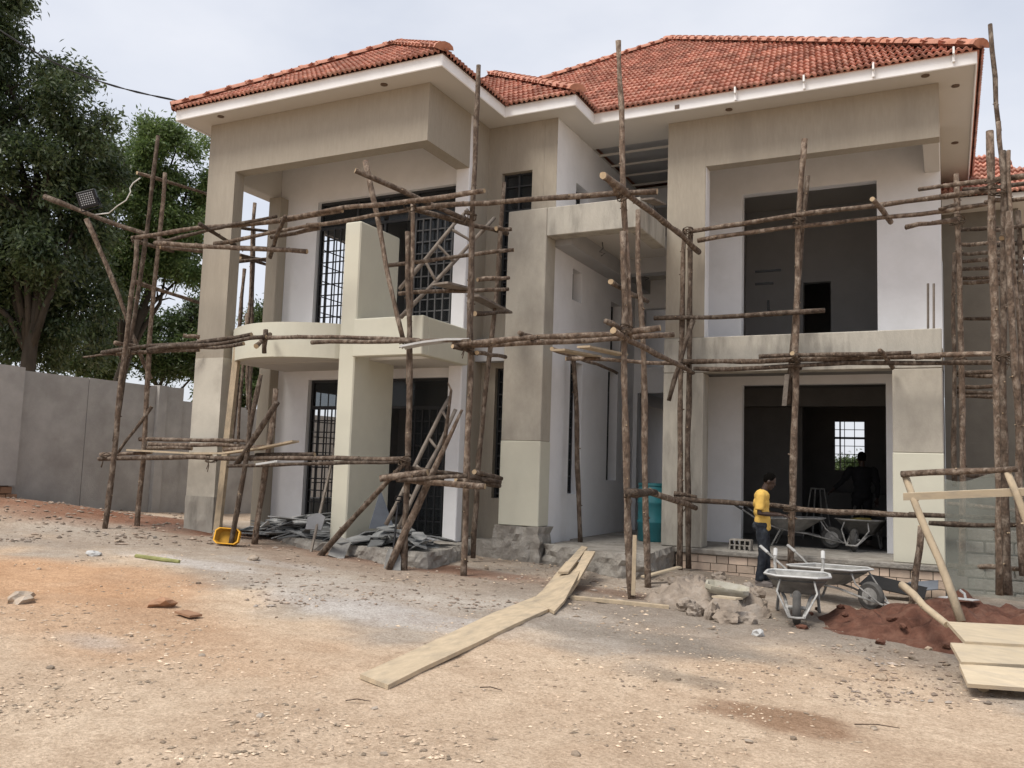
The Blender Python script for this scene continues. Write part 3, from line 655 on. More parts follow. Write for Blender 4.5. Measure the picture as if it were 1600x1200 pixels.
# ------------------------------------------------------------------ trees
def tree(name, base, lean, htrunk, blobs, leafm, nleaf, lsize, label, group, trunk_r=.35, droop=.5, limbs=7, gaps=True):
    T = empty(name, base, label, 'tree', group); b = Vector(base); q = MB()
    top = b+Vector((lean[0], lean[1], htrunk)); pts = [b+(top-b)*t+Vector((math.sin(t*3)*.25, math.cos(t*4)*.2, 0)) for t in np.linspace(0, 1, 6)]
    q.tube([pts[0]-Vector((0, 0, .4))]+pts, [trunk_r*1.4]+[trunk_r*(1-.5*t) for t in np.linspace(0, 1, 6)], 10, jit=.06)
    for i, (c, r) in enumerate(blobs[:limbs*2]):
        s_ = pts[3 if i % 2 else 5]; e = Vector(c); mid = (s_+e)/2+Vector((random.uniform(-.5, .5), random.uniform(-.5, .5), .4))
        q.tube([s_, (s_+mid)/2+Vector((0, 0, .2)), mid, (mid+e)/2, e], [trunk_r*.42, trunk_r*.33, trunk_r*.24, trunk_r*.15, .03], 6, jit=.08)
        for k_ in range(4):
            d = Vector((random.gauss(0, 1), random.gauss(0, 1), random.gauss(0, .7))).normalized(); st = mid+(e-mid)*random.random()
            q.tube([st, st+d*r[0]*.5, st+d*r[0]*.9+Vector((0, 0, -.15))], [.05, .03, .012], 4)
    q.build('trunk', trunkm, T, smooth=True)
    # foliage: twig clusters of leaf quads filling the blobs' shells unevenly
    subs = []
    for c, r in blobs:
        for k_ in range(max(5, int(9*r[0]**1.4))):
            d_ = rng.normal(size=3); d_ /= np.linalg.norm(d_); t_ = .25+.95*rng.random()**.7
            subs.append((np.array(c)+d_*np.array(r)*t_, rng.uniform(.22, .52)*min(1, .5+r[0]*.4), d_))
    SC_ = np.array([q_[0] for q_ in subs]); SR = np.array([q_[1] for q_ in subs]); SD = np.array([q_[2] for q_ in subs])
    ncl = nleaf//14; pr = SR**2; pr = pr/pr.sum(); si = rng.choice(len(subs), ncl, p=pr)
    e_ = rng.normal(size=(ncl, 3)); e_ /= np.linalg.norm(e_, axis=1)[:, None]; e_ *= (rng.random(ncl)**.5)[:, None]; e_[:, 2] *= .62
    cen = SC_[si]+e_*SR[si][:, None]*1.15; d = SD[si]*.6+e_; n0 = len(cen)
    k_ = 14; P0 = np.repeat(cen, k_, 0)+rng.normal(size=(n0*k_, 3))*lsize*1.25
    tw = np.repeat(d, k_, 0)+rng.normal(size=(n0*k_, 3))*.7; tw[:, 2] -= droop; tw /= np.linalg.norm(tw, axis=1)[:, None]
    sd_ = np.cross(tw, rng.normal(size=(n0*k_, 3))); sd_ /= np.linalg.norm(sd_, axis=1)[:, None]+1e-9
    ln = lsize*(.7+.7*rng.random(n0*k_))[:, None]; wd = ln*.34; nrm = np.cross(tw, sd_)
    A = P0-tw*ln*.5; Bq = P0+sd_*wd*.5+nrm*ln*.06; Cq = P0+tw*ln*.5-nrm*ln*.05; Dq = P0-sd_*wd*.5+nrm*ln*.06
    V = np.stack([A, Bq, Cq, Dq], 1).reshape(-1, 3)-np.array(base); M_ = n0*k_
    me_ = bpy.data.meshes.new('crown'); me_.vertices.add(M_*4); me_.vertices.foreach_set('co', V.reshape(-1)); me_.loops.add(M_*4); me_.loops.foreach_set('vertex_index', np.arange(M_*4))
    me_.polygons.add(M_); me_.polygons.foreach_set('loop_start', np.arange(0, M_*4, 4)); me_.polygons.foreach_set('loop_total', np.full(M_, 4)); me_.update(calc_edges=True)
    me_.materials.append(leafm); o = bpy.data.objects.new('crown', me_); COL.objects.link(o); o.parent = T
    return T
def pxd(px, py, D):                                     # point at D metres along the view axis through a photo pixel
    return CAM+ray(px, py)*D
def blobset(lst, D):
    out = []
    for (px, py, rp, *dd) in lst:
        dep = D+(dd[0] if dd else 0); p = pxd(px, py, dep); r = rp/F*dep; out.append((tuple(p), (r, r*1.1, r*.85)))
    return out
TG = 'trees behind the boundary wall'
b1 = [(-40, 30, 80), (-5, -30, 55), (-20, 110, 58), (20, 190, 66), (88, 122, 44), (105, 180, 48), (125, 250, 50, 1), (60, 270, 75), (0, 300, 80, -1), (-60, 230, 120), (70, 380, 70), (120, 340, 50), (10, 420, 80), (-70, 420, 110), (60, 470, 65, 1), (-60, 60, 110), (130, 430, 45, 2), (22, 55, 22), (150, 205, 24), (150, 330, 30), (20, 500, 50, 2), (100, 500, 48, 1), (165, 470, 34, 2), (60, 545, 36, 1), (0, 545, 40, 1), (130, 545, 30, 3)]
p = pxd(25, 600, 27); tree('broadleaf_tree', (p.x-.3, p.y, .2), (.9, .3), 7.5, blobset(b1, 27), leafA, 130000, .18, 'huge dark broadleaf tree filling the top left corner behind the wall', TG, .30, .7)
b2 = [(235, 250, 50), (275, 235, 38), (295, 290, 38), (215, 300, 48), (250, 330, 55), (290, 350, 38), (215, 380, 55), (265, 400, 45), (200, 450, 35), (295, 420, 22), (245, 215, 24), (190, 250, 25), (160, 390, 45), (165, 300, 40)]
p = pxd(130, 600, 33); tree('feathery_tree', (p.x, p.y, .2), (2.2, 1.0), 8, blobset(b2, 33), leafB, 80000, .165, 'feathery bright green tree between the dark tree and the house', TG, .28, .35)
b3 = [(190, 520, 50), (240, 540, 55), (150, 560, 40), (285, 560, 40), (300, 500, 30), (330, 560, 45)]
p = pxd(235, 600, 38); tree('bushy_tree', (p.x, p.y, .2), (.3, .3), 4.5, blobset(b3, 38), leafC, 62000, .17, 'low bushy tree showing above the wall beside the left column', TG, .18, .3, 5)
b4 = [(370, 590, 32), (395, 570, 26), (350, 620, 28), (400, 500, 20), (420, 600, 35)]
p = pxd(380, 640, 44); tree('small_tree', (p.x, p.y, .2), (.2, .2), 4.5, blobset(b4, 44), leafC, 26000, .22, 'small tree seen through the gap behind the left corner column', TG, .16, .3, 4)
b5 = [(1310, 730, 14), (1335, 728, 12), (1350, 735, 14), (1320, 740, 14)]
p = pxd(1330, 760, 60); tree('distant_tree', (p.x, p.y, 0), (.1, .1), 1.6, blobset(b5, 60), leafC, 9000, .2, 'distant tree seen through the small barred window of the ground floor room', TG, .12, .3, 3)
b6 = [(1640, 480, 40), (1620, 560, 40), (1650, 620, 50)]
p = pxd(1640, 700, 60); tree('distant_tree', (p.x, p.y, 0), (.1, .1), 5, blobset(b6, 60), leafC, 14000, .3, 'distant tree at the right edge behind the scaffold', TG, .2, .3, 3)

# ------------------------------------------------------------------ scaffolds of rough poles
def pole_pts(a, b, crook=.02, n=9):
    a = Vector(a); b = Vector(b); d = (b-a); L_ = d.length; u = d.normalized().orthogonal().normalized(); v = d.normalized().cross(u)
    o1, o2 = random.uniform(0, 50), random.uniform(0, 50); pts = []
    for i in range(n):
        t = i/(n-1); e = math.sin(PI*t)**.5; pts.append(a+d*t+(u*float(fbm(t*2.2+o1, o2, 3))+v*float(fbm(t*2.2+o2, o1, 3)))*crook*2.5*e*min(2.0, .5+L_*.35))
    return pts
def pole(parent, a, b, r=.05, taper=.8, name='pole', crook=.02, mats=None, sides=8):
    L_ = (Vector(b)-Vector(a)).length; n = max(5, min(16, int(L_/.28))); pts = pole_pts(a, b, crook*1.5, n); k = len(pts)
    rad = [r*(1+(taper-1)*i/(k-1))*random.uniform(.88, 1.13) for i in range(k)]
    rad = [x_*.82 for x_ in rad]; q = MB(); q.tube(pts, rad, sides, capmi=1 if random.random() < .6 else 0, jit=.1)
    for _ in range(max(2, int(L_*2.2))):                     # knots and cut twigs
        i = random.randrange(1, k-1); d = Vector((random.gauss(0, 1), random.gauss(0, 1), random.gauss(0, .4))).normalized()*rad[i]
        q.tube([pts[i]+d*.6, pts[i]+d*1.45], [rad[i]*.32, rad[i]*.2], 5, capmi=1)
    o = q.build(name, mats or [bark, sawn], parent); me_ = o.data
    me_.polygons.foreach_set('use_smooth', [f.material_index == 0 for f in me_.polygons]); return o
def S(parent, lst, r0=.05):
    for e in lst:
        x0, y0, Y0, x1, y1, Y1 = e[:6]; r = e[6] if len(e) > 6 else r0
        a = G(x0, y0) if Y0 is None else onY(x0, y0, Y0); b = onY(x1, y1, Y1)
        pole(parent, a, b, r, e[7] if len(e) > 7 else .82)
def lash(parent, px, py, Y, r=.07):
    p = onY(px, py, Y); q = MB()
    for k in range(3):
        ax = Vector((random.gauss(0, .4), random.gauss(0, .4), 1)).normalized(); u = ax.orthogonal(); v = ax.cross(u); c = p+Vector((0, 0, (k-1)*.025))
        q.tube([c+(u*math.cos(t)+v*math.sin(t))*r for t in np.linspace(0, 2*PI, 9)], .009, 4, cap=False)
    for k in range(2): e = p+Vector((random.uniform(-.08, .08), -r, random.uniform(-.22, -.1))); q.tube([p+Vector((0, -r, 0)), (p+e)/2+Vector((.03, -r*.6, 0)), e], .007, 4)
    q.build('lashing', mat('lashing_bark', (.07, .05, .035), .95, .3, 20, .3, 60), parent)
yb = 10.7; yl = 10.59
S1 = empty('scaffold', tuple(G(430, 855)), 'rough bark pole scaffold standing in front of the left balconies', 'scaffold', 'pole scaffolds around the house')
def base_pole(parent, bx, by, tx, ty, r=.052, dY=0, Yadd=0, taper=.8):
    b = G(bx, by); Y = b.y+Yadd; b = b-Vector((0, 0, .12)); pole(parent, b, onY(tx, ty, Y+dY), r, taper, crook=.025)
base_pole(S1, 163, 826, 214, 375, .058, 0); 
S(S1, [(180, 690, 10.75, 247, 212, 10.75, .05)])
base_pole(S1, 214, 822, 258, 270, .055)
S(S1, [(135, 342, 10.3, 236, 592, 11.1, .055), (69, 307, 10.1, 268, 380, 11.1, .055), (214, 270, 10.65, 324, 303, 12.2, .045), (210, 440, 10.7, 312, 473, 12.2, .05),
       (207, 372, yl, 535, 329, yl, .05), (440, 342, yl-.06, 757, 298, yl+.02, .042, 1.25), (245, 379, yl+.02, 432, 338, yl-.1, .04), (242, 380, yl-.12, 480, 393, yl+.3, .048, 1.0),
       (207, 376, 10.7, 272, 393, 11.3, .045), (250, 386, 10.95, 345, 397, 12.0, .045), (335, 381, 10.85, 500, 350, 10.8, .045), (480, 352, 10.82, 725, 317, 10.75, .045),
       (424, 371, 10.9, 500, 356, 10.9, .045, 1), (446, 338, 10.35, 422, 402, 11.0, .045, 1), (312, 350, 10.3, 367, 383, 11.2, .045, 1),
       (555, 266, 10.1, 735, 346, 11.6, .055), (650, 328, 10.8, 793, 365, 12.6, .052), (571, 252, 10.85, 630, 530, 10.65, .052),
       (645, 313, 10.74, 637, 600, 10.76, .045), (748, 102, 10.82, 733, 545, 10.8, .045, 1.1)])
base_pole(S1, 632, 889, 637, 362, .058); base_pole(S1, 724, 900, 739, 368, .06)
S(S1, [(605, 415, 10.9, 803, 390, 11.6, .042), (622, 459, 10.85, 795, 452, 11.9, .045), (746, 437, 11.6, 795, 434, 12.2, .045), (742, 490, 11.3, 792, 487, 12.2, .045), (775, 357, 12.0, 798, 358, 12.3, .05),
       # middle lift
       (160, 551, yl, 393, 523, yl-.05, .05), (231, 546, yl-.1, 416, 526, yl-.1, .045), (395, 527, yl-.08, 655, 532, yl, .04, .95), (232, 549, yl+.02, 381, 537, yl-.15, .045),
       (180, 536, 10.3, 214, 541, 10.8, .05, 1), (178, 553, yl+.1, 312, 547, 11.4, .045), (286, 524, 10.9, 312, 527, 11.1, .045, 1), (130, 558, 10.5, 182, 553, 10.65, .022, 1), (400, 541, 10.2, 422, 522, 11.0, .045, 1),
       (487, 535, yl-.1, 735, 533, yl, .042), (415, 515, 10.7, 413, 552, 10.7, .05, 1),
       # lower lift
       (155, 717, yl, 638, 717, yl+.02, .05, .85), (157, 710, yl+.12, 237, 706, 10.9, .045), (270, 714, 10.85, 330, 711, 10.9, .042, 1), (218, 686, 11.0, 392, 690, 11.35, .045), (232, 694, 10.9, 392, 696, 11.4, .045), (230, 700, 10.8, 300, 701, 11.0, .045),
       (351, 704, 10.85, 412, 699, 10.85, .05, 1), (357, 728, yl, 627, 722, yl, .036), (400, 711, 10.85, 492, 710, 10.8, .04, 1), (237, 635, 11.05, 184, 708, 10.75, .042)])
b_ = G(359, 853); pole(S1, b_-Vector((0, 0, .1)), onY(408, 585, b_.y), .055); b_ = G(397, 850); pole(S1, b_-Vector((0, 0, .1)), onY(431, 607, b_.y), .06, .9)
S(S1, [(433, 629, 10.4, 369, 726, 10.6, .055, .95)])
b_ = G(497, 867); pole(S1, b_-Vector((0, 0, .06)), onY(640, 716, 10.62), .058, .8)
S(S1, [(594, 748, 10.4, 668, 738, 10.6, .062, 1), (640, 732, 10.72, 783, 754, 11.7, .052), (620, 750, 10.5, 730, 744, 10.6, .045), (630, 749, 10.62, 758, 760, 10.75, .055, 1), (712, 749, 10.9, 781, 759, 11.9, .045), (741, 737, 11.2, 783, 748, 12.2, .045, 1)])
b_ = G(739, 868); pole(S1, onY(739, 872, 12.3), onY(788, 285, 12.3), .055, .8)
for e in ((214, 375, 10.6), (209, 545, 10.6), (166, 714, 10.6), (640, 325, 10.65), (735, 335, 10.7), (633, 535, 10.65), (727, 540, 10.7), (632, 720, 10.6), (330, 718, 10.6)): lash(S1, *e)

S2 = empty('scaffold', tuple(G(990, 925)), 'rough pole scaffold in front of the concrete entrance porch', 'scaffold', 'pole scaffolds around the house')
base_pole(S2, 989, 933, 973, 362, .062); b_ = G(989, 933)
S(S2, [(966, 64, b_.y+.1, 984, 530, b_.y+.09, .045, 1.15)])
base_pole(S2, 1013, 918, 997, 328, .06)
pp_ = onY(907, 840, 14.15); pp_.z = .48; pole(S2, pp_, onY(896, 556, 14.15), .055, .95)
yp = b_.y-.1
S(S2, [(675, 322, 10.6, 1027, 299, yp, .05, .95), (942, 274, yp-.9, 1092, 394, 14.2, .06, .85), (948, 277, yp-.3, 968, 306, yp-.02, .045, 1),
       (708, 538, 10.6, 1032, 512, yp, .05, .9), (708, 542, 10.6, 1053, 523, 12.2, .05, .95), (812, 520, 10.6, 840, 531, 11.4, .045, 1), (745, 551, 10.9, 790, 558, 12.2, .045), (707, 541, 10.5, 747, 553, 11.0, .04),
       (958, 516, yp-.4, 1083, 583, 14.2, .055, .8), (946, 502, yp-.3, 972, 515, yp, .045, 1), (884, 560, 12.9, 1078, 568, 14.2, .045), (862, 545, 12.2, 964, 583, 15.6, .04), (954, 440, yp-.3, 1012, 471, 13.2, .045, .9),
       (981, 770, yp-.1, 1024, 769, 12.0, .07, .85), (1015, 768, 12.0, 1087, 794, 13.9, .06, .85)])
for e in ((974, 305, yp), (980, 515, yp), (986, 772, yp)): lash(S2, *e)

S3 = empty('scaffold', tuple(G(1068, 893)), 'rough pole scaffold across the right-hand balcony and terrace openings', 'scaffold', 'pole scaffolds around the house')
y3 = 14.3; y3f = 14.18
for bx, by, tx, ty, r in ((1062, 896, 1070, 358, .06), (1076, 888, 1079, 356, .06)):
    a = onY(bx, by, y3); pole(S3, a, onY(tx, ty, y3), r, .9)
S(S3, [(1234, 905, y3, 1245, 555, y3, .068, .95), (1240, 590, y3, 1257, 217, y3, .062, .85), (1232, 632, y3+.03, 1262, 275, y3+.05, .055, .9),
       (1077, 362, y3f, 1556, 296, y3f-.1, .05, .95), (1090, 376, y3f+.05, 1548, 318, y3f, .048), (1022, 497, y3f, 1289, 485, y3f, .05, .95), (1363, 311, 13.6, 1392, 347, 14.6, .05, 1),
       (1068, 565, y3f, 1470, 557, y3f, .05, .95), (1430, 558, y3f-.05, 1615, 551, y3f-.3, .05), (1084, 576, y3f, 1570, 566, y3f, .045, .95), (1186, 557, y3f-.12, 1424, 551, y3f-.1, .045), (1083, 500, 14.0, 1045, 626, 13.8, .05, .95),
       (1375, 548, 13.8, 1395, 575, 14.5, .045, 1), (1238, 552, 13.7, 1250, 575, 14.5, .045, 1),
       (1053, 779, 13.9, 1250, 795, 14.1, .05, .95), (1225, 794, 14.05, 1440, 806, 14.0, .05, .9), (1420, 804, 14.0, 1620, 811, 13.8, .045), (1053, 771, 13.9, 1089, 777, 14.0, .04, 1)])
for e in ((1075, 362, 14.15), (1070, 568, 14.15), (1072, 785, 14.0), (1247, 345, 14.15), (1243, 565, 14.15), (1234, 795, 14.0)): lash(S3, *e)

S4 = empty('scaffold', tuple(G(1560, 960)), 'tall pole scaffold rising along the right side of the house', 'scaffold', 'pole scaffolds around the house')
S(S4, [(1502, 900, 14.6, 1494, 272, 14.6, .055, .85), (1492, 760, 14.75, 1492, 395, 14.75, .045), (1562, 930, 13.2, 1546, 205, 13.2, .062, .95), (1568, 300, 13.08, 1560, 190, 13.08, .036, 1.0), (1561, 205, 13.1, 1547, 38, 13.1, .036, 1.0), (1575, 930, 13.0, 1566, 236, 13.0, .06), (1600, 900, 12.7, 1577, 330, 12.7, .06), (1596, 600, 12.9, 1576, 235, 12.95, .03, 1),
       (1610, 930, 12.9, 1590, 330, 13.6, .05),
       (1436, 296, 13.9, 1620, 273, 12.9, .042, 1.1), (1506, 296, 14.4, 1615, 285, 13.1, .04), (1416, 355, 13.9, 1494, 343, 14.4, .045, 1), (1468, 327, 14.1, 1494, 319, 14.3, .035, 1), (1540, 316, 13.3, 1620, 306, 12.8, .045)])
for k, yy in enumerate((358, 381, 396, 408, 420, 434, 441, 497)):
    S(S4, [(1500, yy+1, 15+k*.45, 1565+k*2, yy-3+random.uniform(-2, 2), 14.6+k*.45, .042, 1)])
    S(S4, [(1555, yy+2, 14+k*.2, 1622, yy-4+random.uniform(-5, 5), 13.2+k*.2, .038, 1)])
for k, yy in enumerate((583, 587, 603, 611, 617)): S(S4, [(1496, yy+random.uniform(-3, 3), 15+k*.3, 1566, yy+random.uniform(-4, 4), 14.6+k*.4, .042, 1)])
S(S4, [(1494, 740, 15.0, 1600, 748, 16, .045), (1482, 884, 13.9, 1620, 891, 13.4, .045), (1452, 817, 13.7, 1620, 820, 13.2, .045), (1480, 787, 14.6, 1600, 800, 14.8, .04), (1565, 372, 12.9, 1580, 345, 13.2, .04)])
for e in ((1553, 285, 13.1), (1560, 300, 13.0), (1570, 560, 13.0), (1496, 345, 14.5), (1498, 560, 14.5)): lash(S4, *e, r=.08)

S5 = empty('scaffold', tuple(onY(375, 800, 13.5)), 'dark pole scaffold behind the left corner column against the sky', 'scaffold', 'pole scaffolds around the house')
for a in ((398, 317, 14.2, 372, 700, 14.2), (397, 358, 14.8, 388, 690, 14.8), (382, 420, 13.9, 362, 700, 13.9), (350, 352, 13.4, 425, 362, 14.6), (375, 398, 13.6, 418, 408, 14.6), (375, 402, 13.8, 418, 414, 14.8), (372, 408, 13.4, 425, 404, 14.0), (385, 490, 14.9, 387, 640, 14.9)):
    S(S5, [(*a, .05)])

# ------------------------------------------------------------------ boards and loose timber
def bd(name, label, cat, pts, wdt, t, m_, group=None, side=None, n=1):
    """a board following points, width along 'side' (horizontal by default)"""
    pts = [Vector(p) for p in pts]; q = MB(); vs = []
    for i, p in enumerate(pts):
        d = (pts[min(i+1, len(pts)-1)]-pts[max(0, i-1)]).normalized(); s_ = Vector(side).normalized() if side else d.cross(Vector((0, 0, 1))).normalized()
        nn = s_.cross(d).normalized(); j = random.uniform(-.012, .012); w0 = wdt*(1+random.uniform(-.05, .05))
        for a, b in ((-.5, 0), (.5, 0), (.5, -1), (-.5, -1)): vs.append(p+s_*(w0*a+j)+nn*(t*b))
    k = len(pts); fs = [(0, 1, 2, 3), tuple(4*(k-1)+i for i in (3, 2, 1, 0))]
    for i in range(k-1):
        for j in range(4): a = 4*i+j; b = 4*i+(j+1) % 4; fs.append((b, a, a+4, b+4))
    q.add(vs, fs); o = q.build(name, m_, loc=pts[0]); return tag(o, label, cat, group)
def dense(a, b, n=6, sag=0):
    a = Vector(a); b = Vector(b); return [a+(b-a)*i/(n-1)-Vector((0, 0, sag*math.sin(PI*i/(n-1)))) for i in range(n)]
up3 = Vector((0, 0, .035))
def ramp_board(label, Lp, Rp, zs, t=.035):
    q = MB(); vs = []; k = len(Lp)
    for l_, r_, z in zip(Lp, Rp, zs):
        for (x, y) in (l_, r_):
            p = G(x, y) if z is None else onZ(x, y, z)
            if z is None: p = p+Vector((0, 0, .04))
            vs.append(p+Vector((0, 0, random.uniform(-.004, .004))))
    vs += [v-Vector((0, 0, t)) for v in vs]; n = 2*k
    fs = [(2*i, 2*i+1, 2*i+3, 2*i+2) for i in range(k-1)]+[(n+2*i+2, n+2*i+3, n+2*i+1, n+2*i) for i in range(k-1)]
    fs += [(2*i, 2*i+2, n+2*i+2, n+2*i) for i in range(k-1)]+[(2*i+3, 2*i+1, n+2*i+1, n+2*i+3) for i in range(k-1)]+[(0, n, n+1, 1), (2*k-2, 2*k-1, n+2*k-1, n+2*k-2)]
    q.add(vs, fs); tag(q.build('ramp_board', board, loc=vs[0]), label, 'board', 'boards of the ramp to the porch')
ramp_board('long pale board lying on the dirt, front end of the ramp to the porch', [(562, 1062), (630, 1030), (700, 997), (770, 963), (836, 937)], [(606, 1078), (665, 1049), (742, 1012), (800, 983), (858, 956)], [None]*5)
ramp_board('middle board of the ramp rising from the dirt towards the porch', [(832, 937), (848, 922), (868, 897), (885, 877)], [(866, 955), (882, 938), (898, 908), (913, 879)], [.185, .22, .33, .43])
ramp_board('upper left board of the ramp resting on the porch edge', [(872, 893), (890, 873), (909, 853)], [(888, 893), (904, 873), (918, 855)], [.39, .485, .575], .03)
ramp_board('upper right narrow board of the ramp resting on the porch edge', [(872, 936), (893, 903), (914, 860)], [(882, 938), (905, 905), (930, 861)], [.13, .32, .56], .045)
a, b = G(892, 937), G(1045, 951); bd('loose_board', 'narrow board lying flat on the dirt right of the ramp', 'board', [a+up3*1.4, (a+b)/2+up3*1.3, b+up3], .10, .04, board)
a = onY(1004, 900, 12.5); b = G(1062, 908)+Vector((0, 0, .22)); bd('split_board', 'short pointed board leaning over the rubble mound by the porch poles', 'board', [a, b], .11, .025, newboard)
a = onY(991, 836, yp-.05); b = onY(990, 930, yp-.05); bd('splint', 'pale split slat nailed to the foot of the porch scaffold pole', 'slat', [a, b], .05, .02, board, side=(1, .2, 0))
b0 = G(336, 838); bd('timber_prop', 'squared pale timber prop under the curved balcony beside the left column', 'timber', [b0-Vector((0, 0, .05)), onY(370, 540, b0.y+.25)], .13, .07, board, side=(1, 0, 0))
bd('scaffold_board', 'long thin board lying on the lower left scaffold platform', 'board', [onY(203, 702, 10.75), onY(300, 707, 10.75), onY(350, 707, 10.75), onY(408, 699, 10.75), onY(462, 688, 10.75)], .16, .03, board)
bd('scaffold_board', 'grey board stub lying on the lower left scaffold behind the leaning short pole', 'board', [onY(352, 713, 10.95), onY(400, 711, 10.95)], .2, .04, greybd)
bd('scaffold_board', 'pale offcut tied across two poles below the lower left platform', 'board', [onY(401, 724, 10.45), onY(435, 719, 10.45)], .06, .03, limewash)
bd('scaffold_board', 'pale cement-splashed plank lying on the middle lift beside the fin wall', 'plank', [onY(630, 541, 10.45), onY(665, 534, 10.5), onY(700, 530, 10.6), onY(735, 530, 10.7)], .22, .03, limewash)
bd('scaffold_board', 'grey plank resting on the upper rail in front of the grilled balcony window', 'plank', [onY(688, 441, 10.9), onY(727, 451, 11.5)], .3, .03, greybd)
bd('scaffold_board', 'dark plank running back between the post and the porch column', 'plank', [onY(740, 460, 11.2), onY(792, 487, 12.9)], .2, .035, greybd)
bd('scaffold_board', 'first pale plank of the porch lift behind the double poles', 'plank', [onY(872, 545, 11.8), onY(932, 556, 13.3)], .22, .03, board)
bd('scaffold_board', 'second pale plank of the porch lift nearer the tall poles', 'plank', [onY(912, 540, 11.9), onY(972, 553, 13.4)], .22, .03, board)
bd('scaffold_board', 'grey plank stub on top of the porch beam by the pole ends', 'plank', [onY(1012, 309, 12.6), onY(1031, 318, 13.4)], .2, .03, greybd)
bd('scaffold_board', 'slat nailed low on the tall pole in front of the terrace opening', 'slat', [onY(1231, 585, 14.2), onY(1226, 634, 14.2)], .07, .03, greybd, side=(1, .1, 0))
bd('rod', 'thin straight stick leaning against the fin wall by the tile heap', 'stick', [G(485, 862), onY(527, 677, 12.4)], .04, .03, greybd, side=(1, 0, 0))
a, b = G(212, 871)+Vector((0, 0, .02)), G(280, 880)+Vector((0, 0, .02)); o = MB(); o.tube([a, (a+b)/2, b], [.03, .03, .026], 7); tag(o.build('green_stick', greenbamboo, loc=a), 'yellow-green stick lying beside the white lime patch on the left', 'stick')
for k, yy in enumerate((1445,)):
    pass
# forked pole leaning behind the shovel
q = MB(); a = G(607, 890); b = onY(722, 640, 11.0); pts = pole_pts(a, b, .02, 9); q.tube(pts, [.055]*5+[.045, .04, .03, .02], 8, capmi=1, jit=.05); q.tube([pts[6], onY(705, 610, 11.0), onY(700, 598, 11.0)], [.035, .02, .01], 6)
tag(q.build('forked_pole', [bark, sawn], loc=a, smooth=True), 'forked bark pole leaning across the left scaffold above the shovel blade', 'pole')
def ladder(label, rails, rungs):
    L_ = empty('ladder', tuple(rails[0][0]), label, 'ladder', 'pole ladders at the left balconies')
    for a, b in rails: pole(L_, a, b, .042, .85, 'rail', .012, [greybd, sawn])
    for a, b in rungs: pole(L_, a, b, .03, 1, 'rung', .004, [greybd, sawn])
r1a, r1b = onY(603, 820, 11.25), onY(703, 620, 12.2); r2a, r2b = onY(622, 826, 11.15), onY(712, 640, 12.1)
lerp = lambda a, b, t: Vector(a)+(Vector(b)-Vector(a))*t
ladder('grey pole ladder leaning at the ground floor grilled window', [(r1a, r1b), (r2a, r2b)], [(lerp(r1a, r1b, t), lerp(r2a, r2b, t)) for t in (.25, .45, .66, .88)])
r1a, r1b = onY(624, 452, 11.3), onY(731, 327, 12.0); r2a, r2b = onY(626, 496, 11.2), onY(773, 340, 12.3)
ladder('grey pole ladder lying steeply across the upper grilled window', [(r1a, r1b), (r2a, r2b)], [(lerp(r1a, r1b, t), lerp(r2a, r2b, t)) for t in (.36, .55, .75)])
# barrier frame and board platform at the right
FR = empty('barrier_frame', tuple(onZ(1500, 970, .3)), 'leaning frame of pale poles with a fresh board nailed across', 'frame')
pb = onZ(1502, 972, .3); pt = onY(1414, 742, pb.y+.55); pole(FR, pb, pt, .05, .95, 'pole', .012, [board, sawn])
pole(FR, onY(1408, 741, pt.y-.05), onY(1590, 733, pt.y-.4), .042, .95); pole(FR, onY(1574, 738, pt.y-.35), onY(1640, 900, pb.y+.1), .045, .95, 'pole', .012, [board, sawn])
tq_ = MB(); a = onY(1412, 777, pt.y-.1); b = onY(1640, 768, pt.y-.4); tq_.hexa([a+Vector((0, 0, .05)), b+Vector((0, 0, .05)), b+Vector((0, .02, -.03)), a+Vector((0, .02, -.03))], .025); tq_.build('cross_board', newboard, FR)
pole(FR, G(1421, 952)-Vector((0, 0, .1)), onY(1440, 822, G(1421, 952).y-.1), .06, .95)
a = onZ(1480, 976, .36); pole(FR, onY(1409, 914, a.y+1.0), a, .05, .9, 'pole', .03, [board, sawn])
PB = [((1480, 971), (1508, 1002)), ((1485, 1004), (1502, 1034)), ((1499, 1037), (1512, 1068))]
fz = [(.40, .32), (.30, .22), (.20, .11)]
for k, ((p0, p1), (z0, z1)) in enumerate(zip(PB, fz)):
    a = onZ(*p0, z0); b = onZ(*p1, z1); dirx = (onZ(1600, (977, 1009, 1044)[k], z0)-a).normalized(); q = MB(); q.hexa([b, b+dirx*2.4, a+dirx*2.4, a], .035)
    tag(q.build('platform_board', newboard, loc=a), ('topmost', 'middle', 'lowest')[k]+' of the three fresh boards of the tilted platform in the right corner', 'board', 'boards of the tilted platform')
p = G(1536, 1078); q = MB(); q.tube([p+Vector((-.05, .15, .05)), p+Vector((.0, -.08, .05))], .055, 8, capmi=1); tag(q.build('log_end', [bark, sawn], loc=p), 'short log propping up the front of the fresh board platform', 'log')
# shade net
NT = MB(); nU = 14; nV = 8
c00, c10, c01, c11 = onY(1478, 925, 13.75), onY(1640, 945, 13.5), onY(1476, 748, 13.85), onY(1640, 742, 13.6)
vs = []
for j in range(nV+1):
    for i in range(nU+1):
        u, v = i/nU, j/nV; p = (c00*(1-u)+c10*u)*(1-v)+(c01*(1-u)+c11*u)*v; p = p+Vector((0, float(fbm(u*6, v*2))*.18, -.05*math.sin(u*PI*3)*v)); vs.append(p)
NT.add(vs, [(j*(nU+1)+i, j*(nU+1)+i+1, (j+1)*(nU+1)+i+1, (j+1)*(nU+1)+i) for j in range(nV) for i in range(nU)])
tag(NT.build('shade_net', netm, loc=c00, smooth=True), 'grey see-through shade net hung on poles beside the right column', 'net')
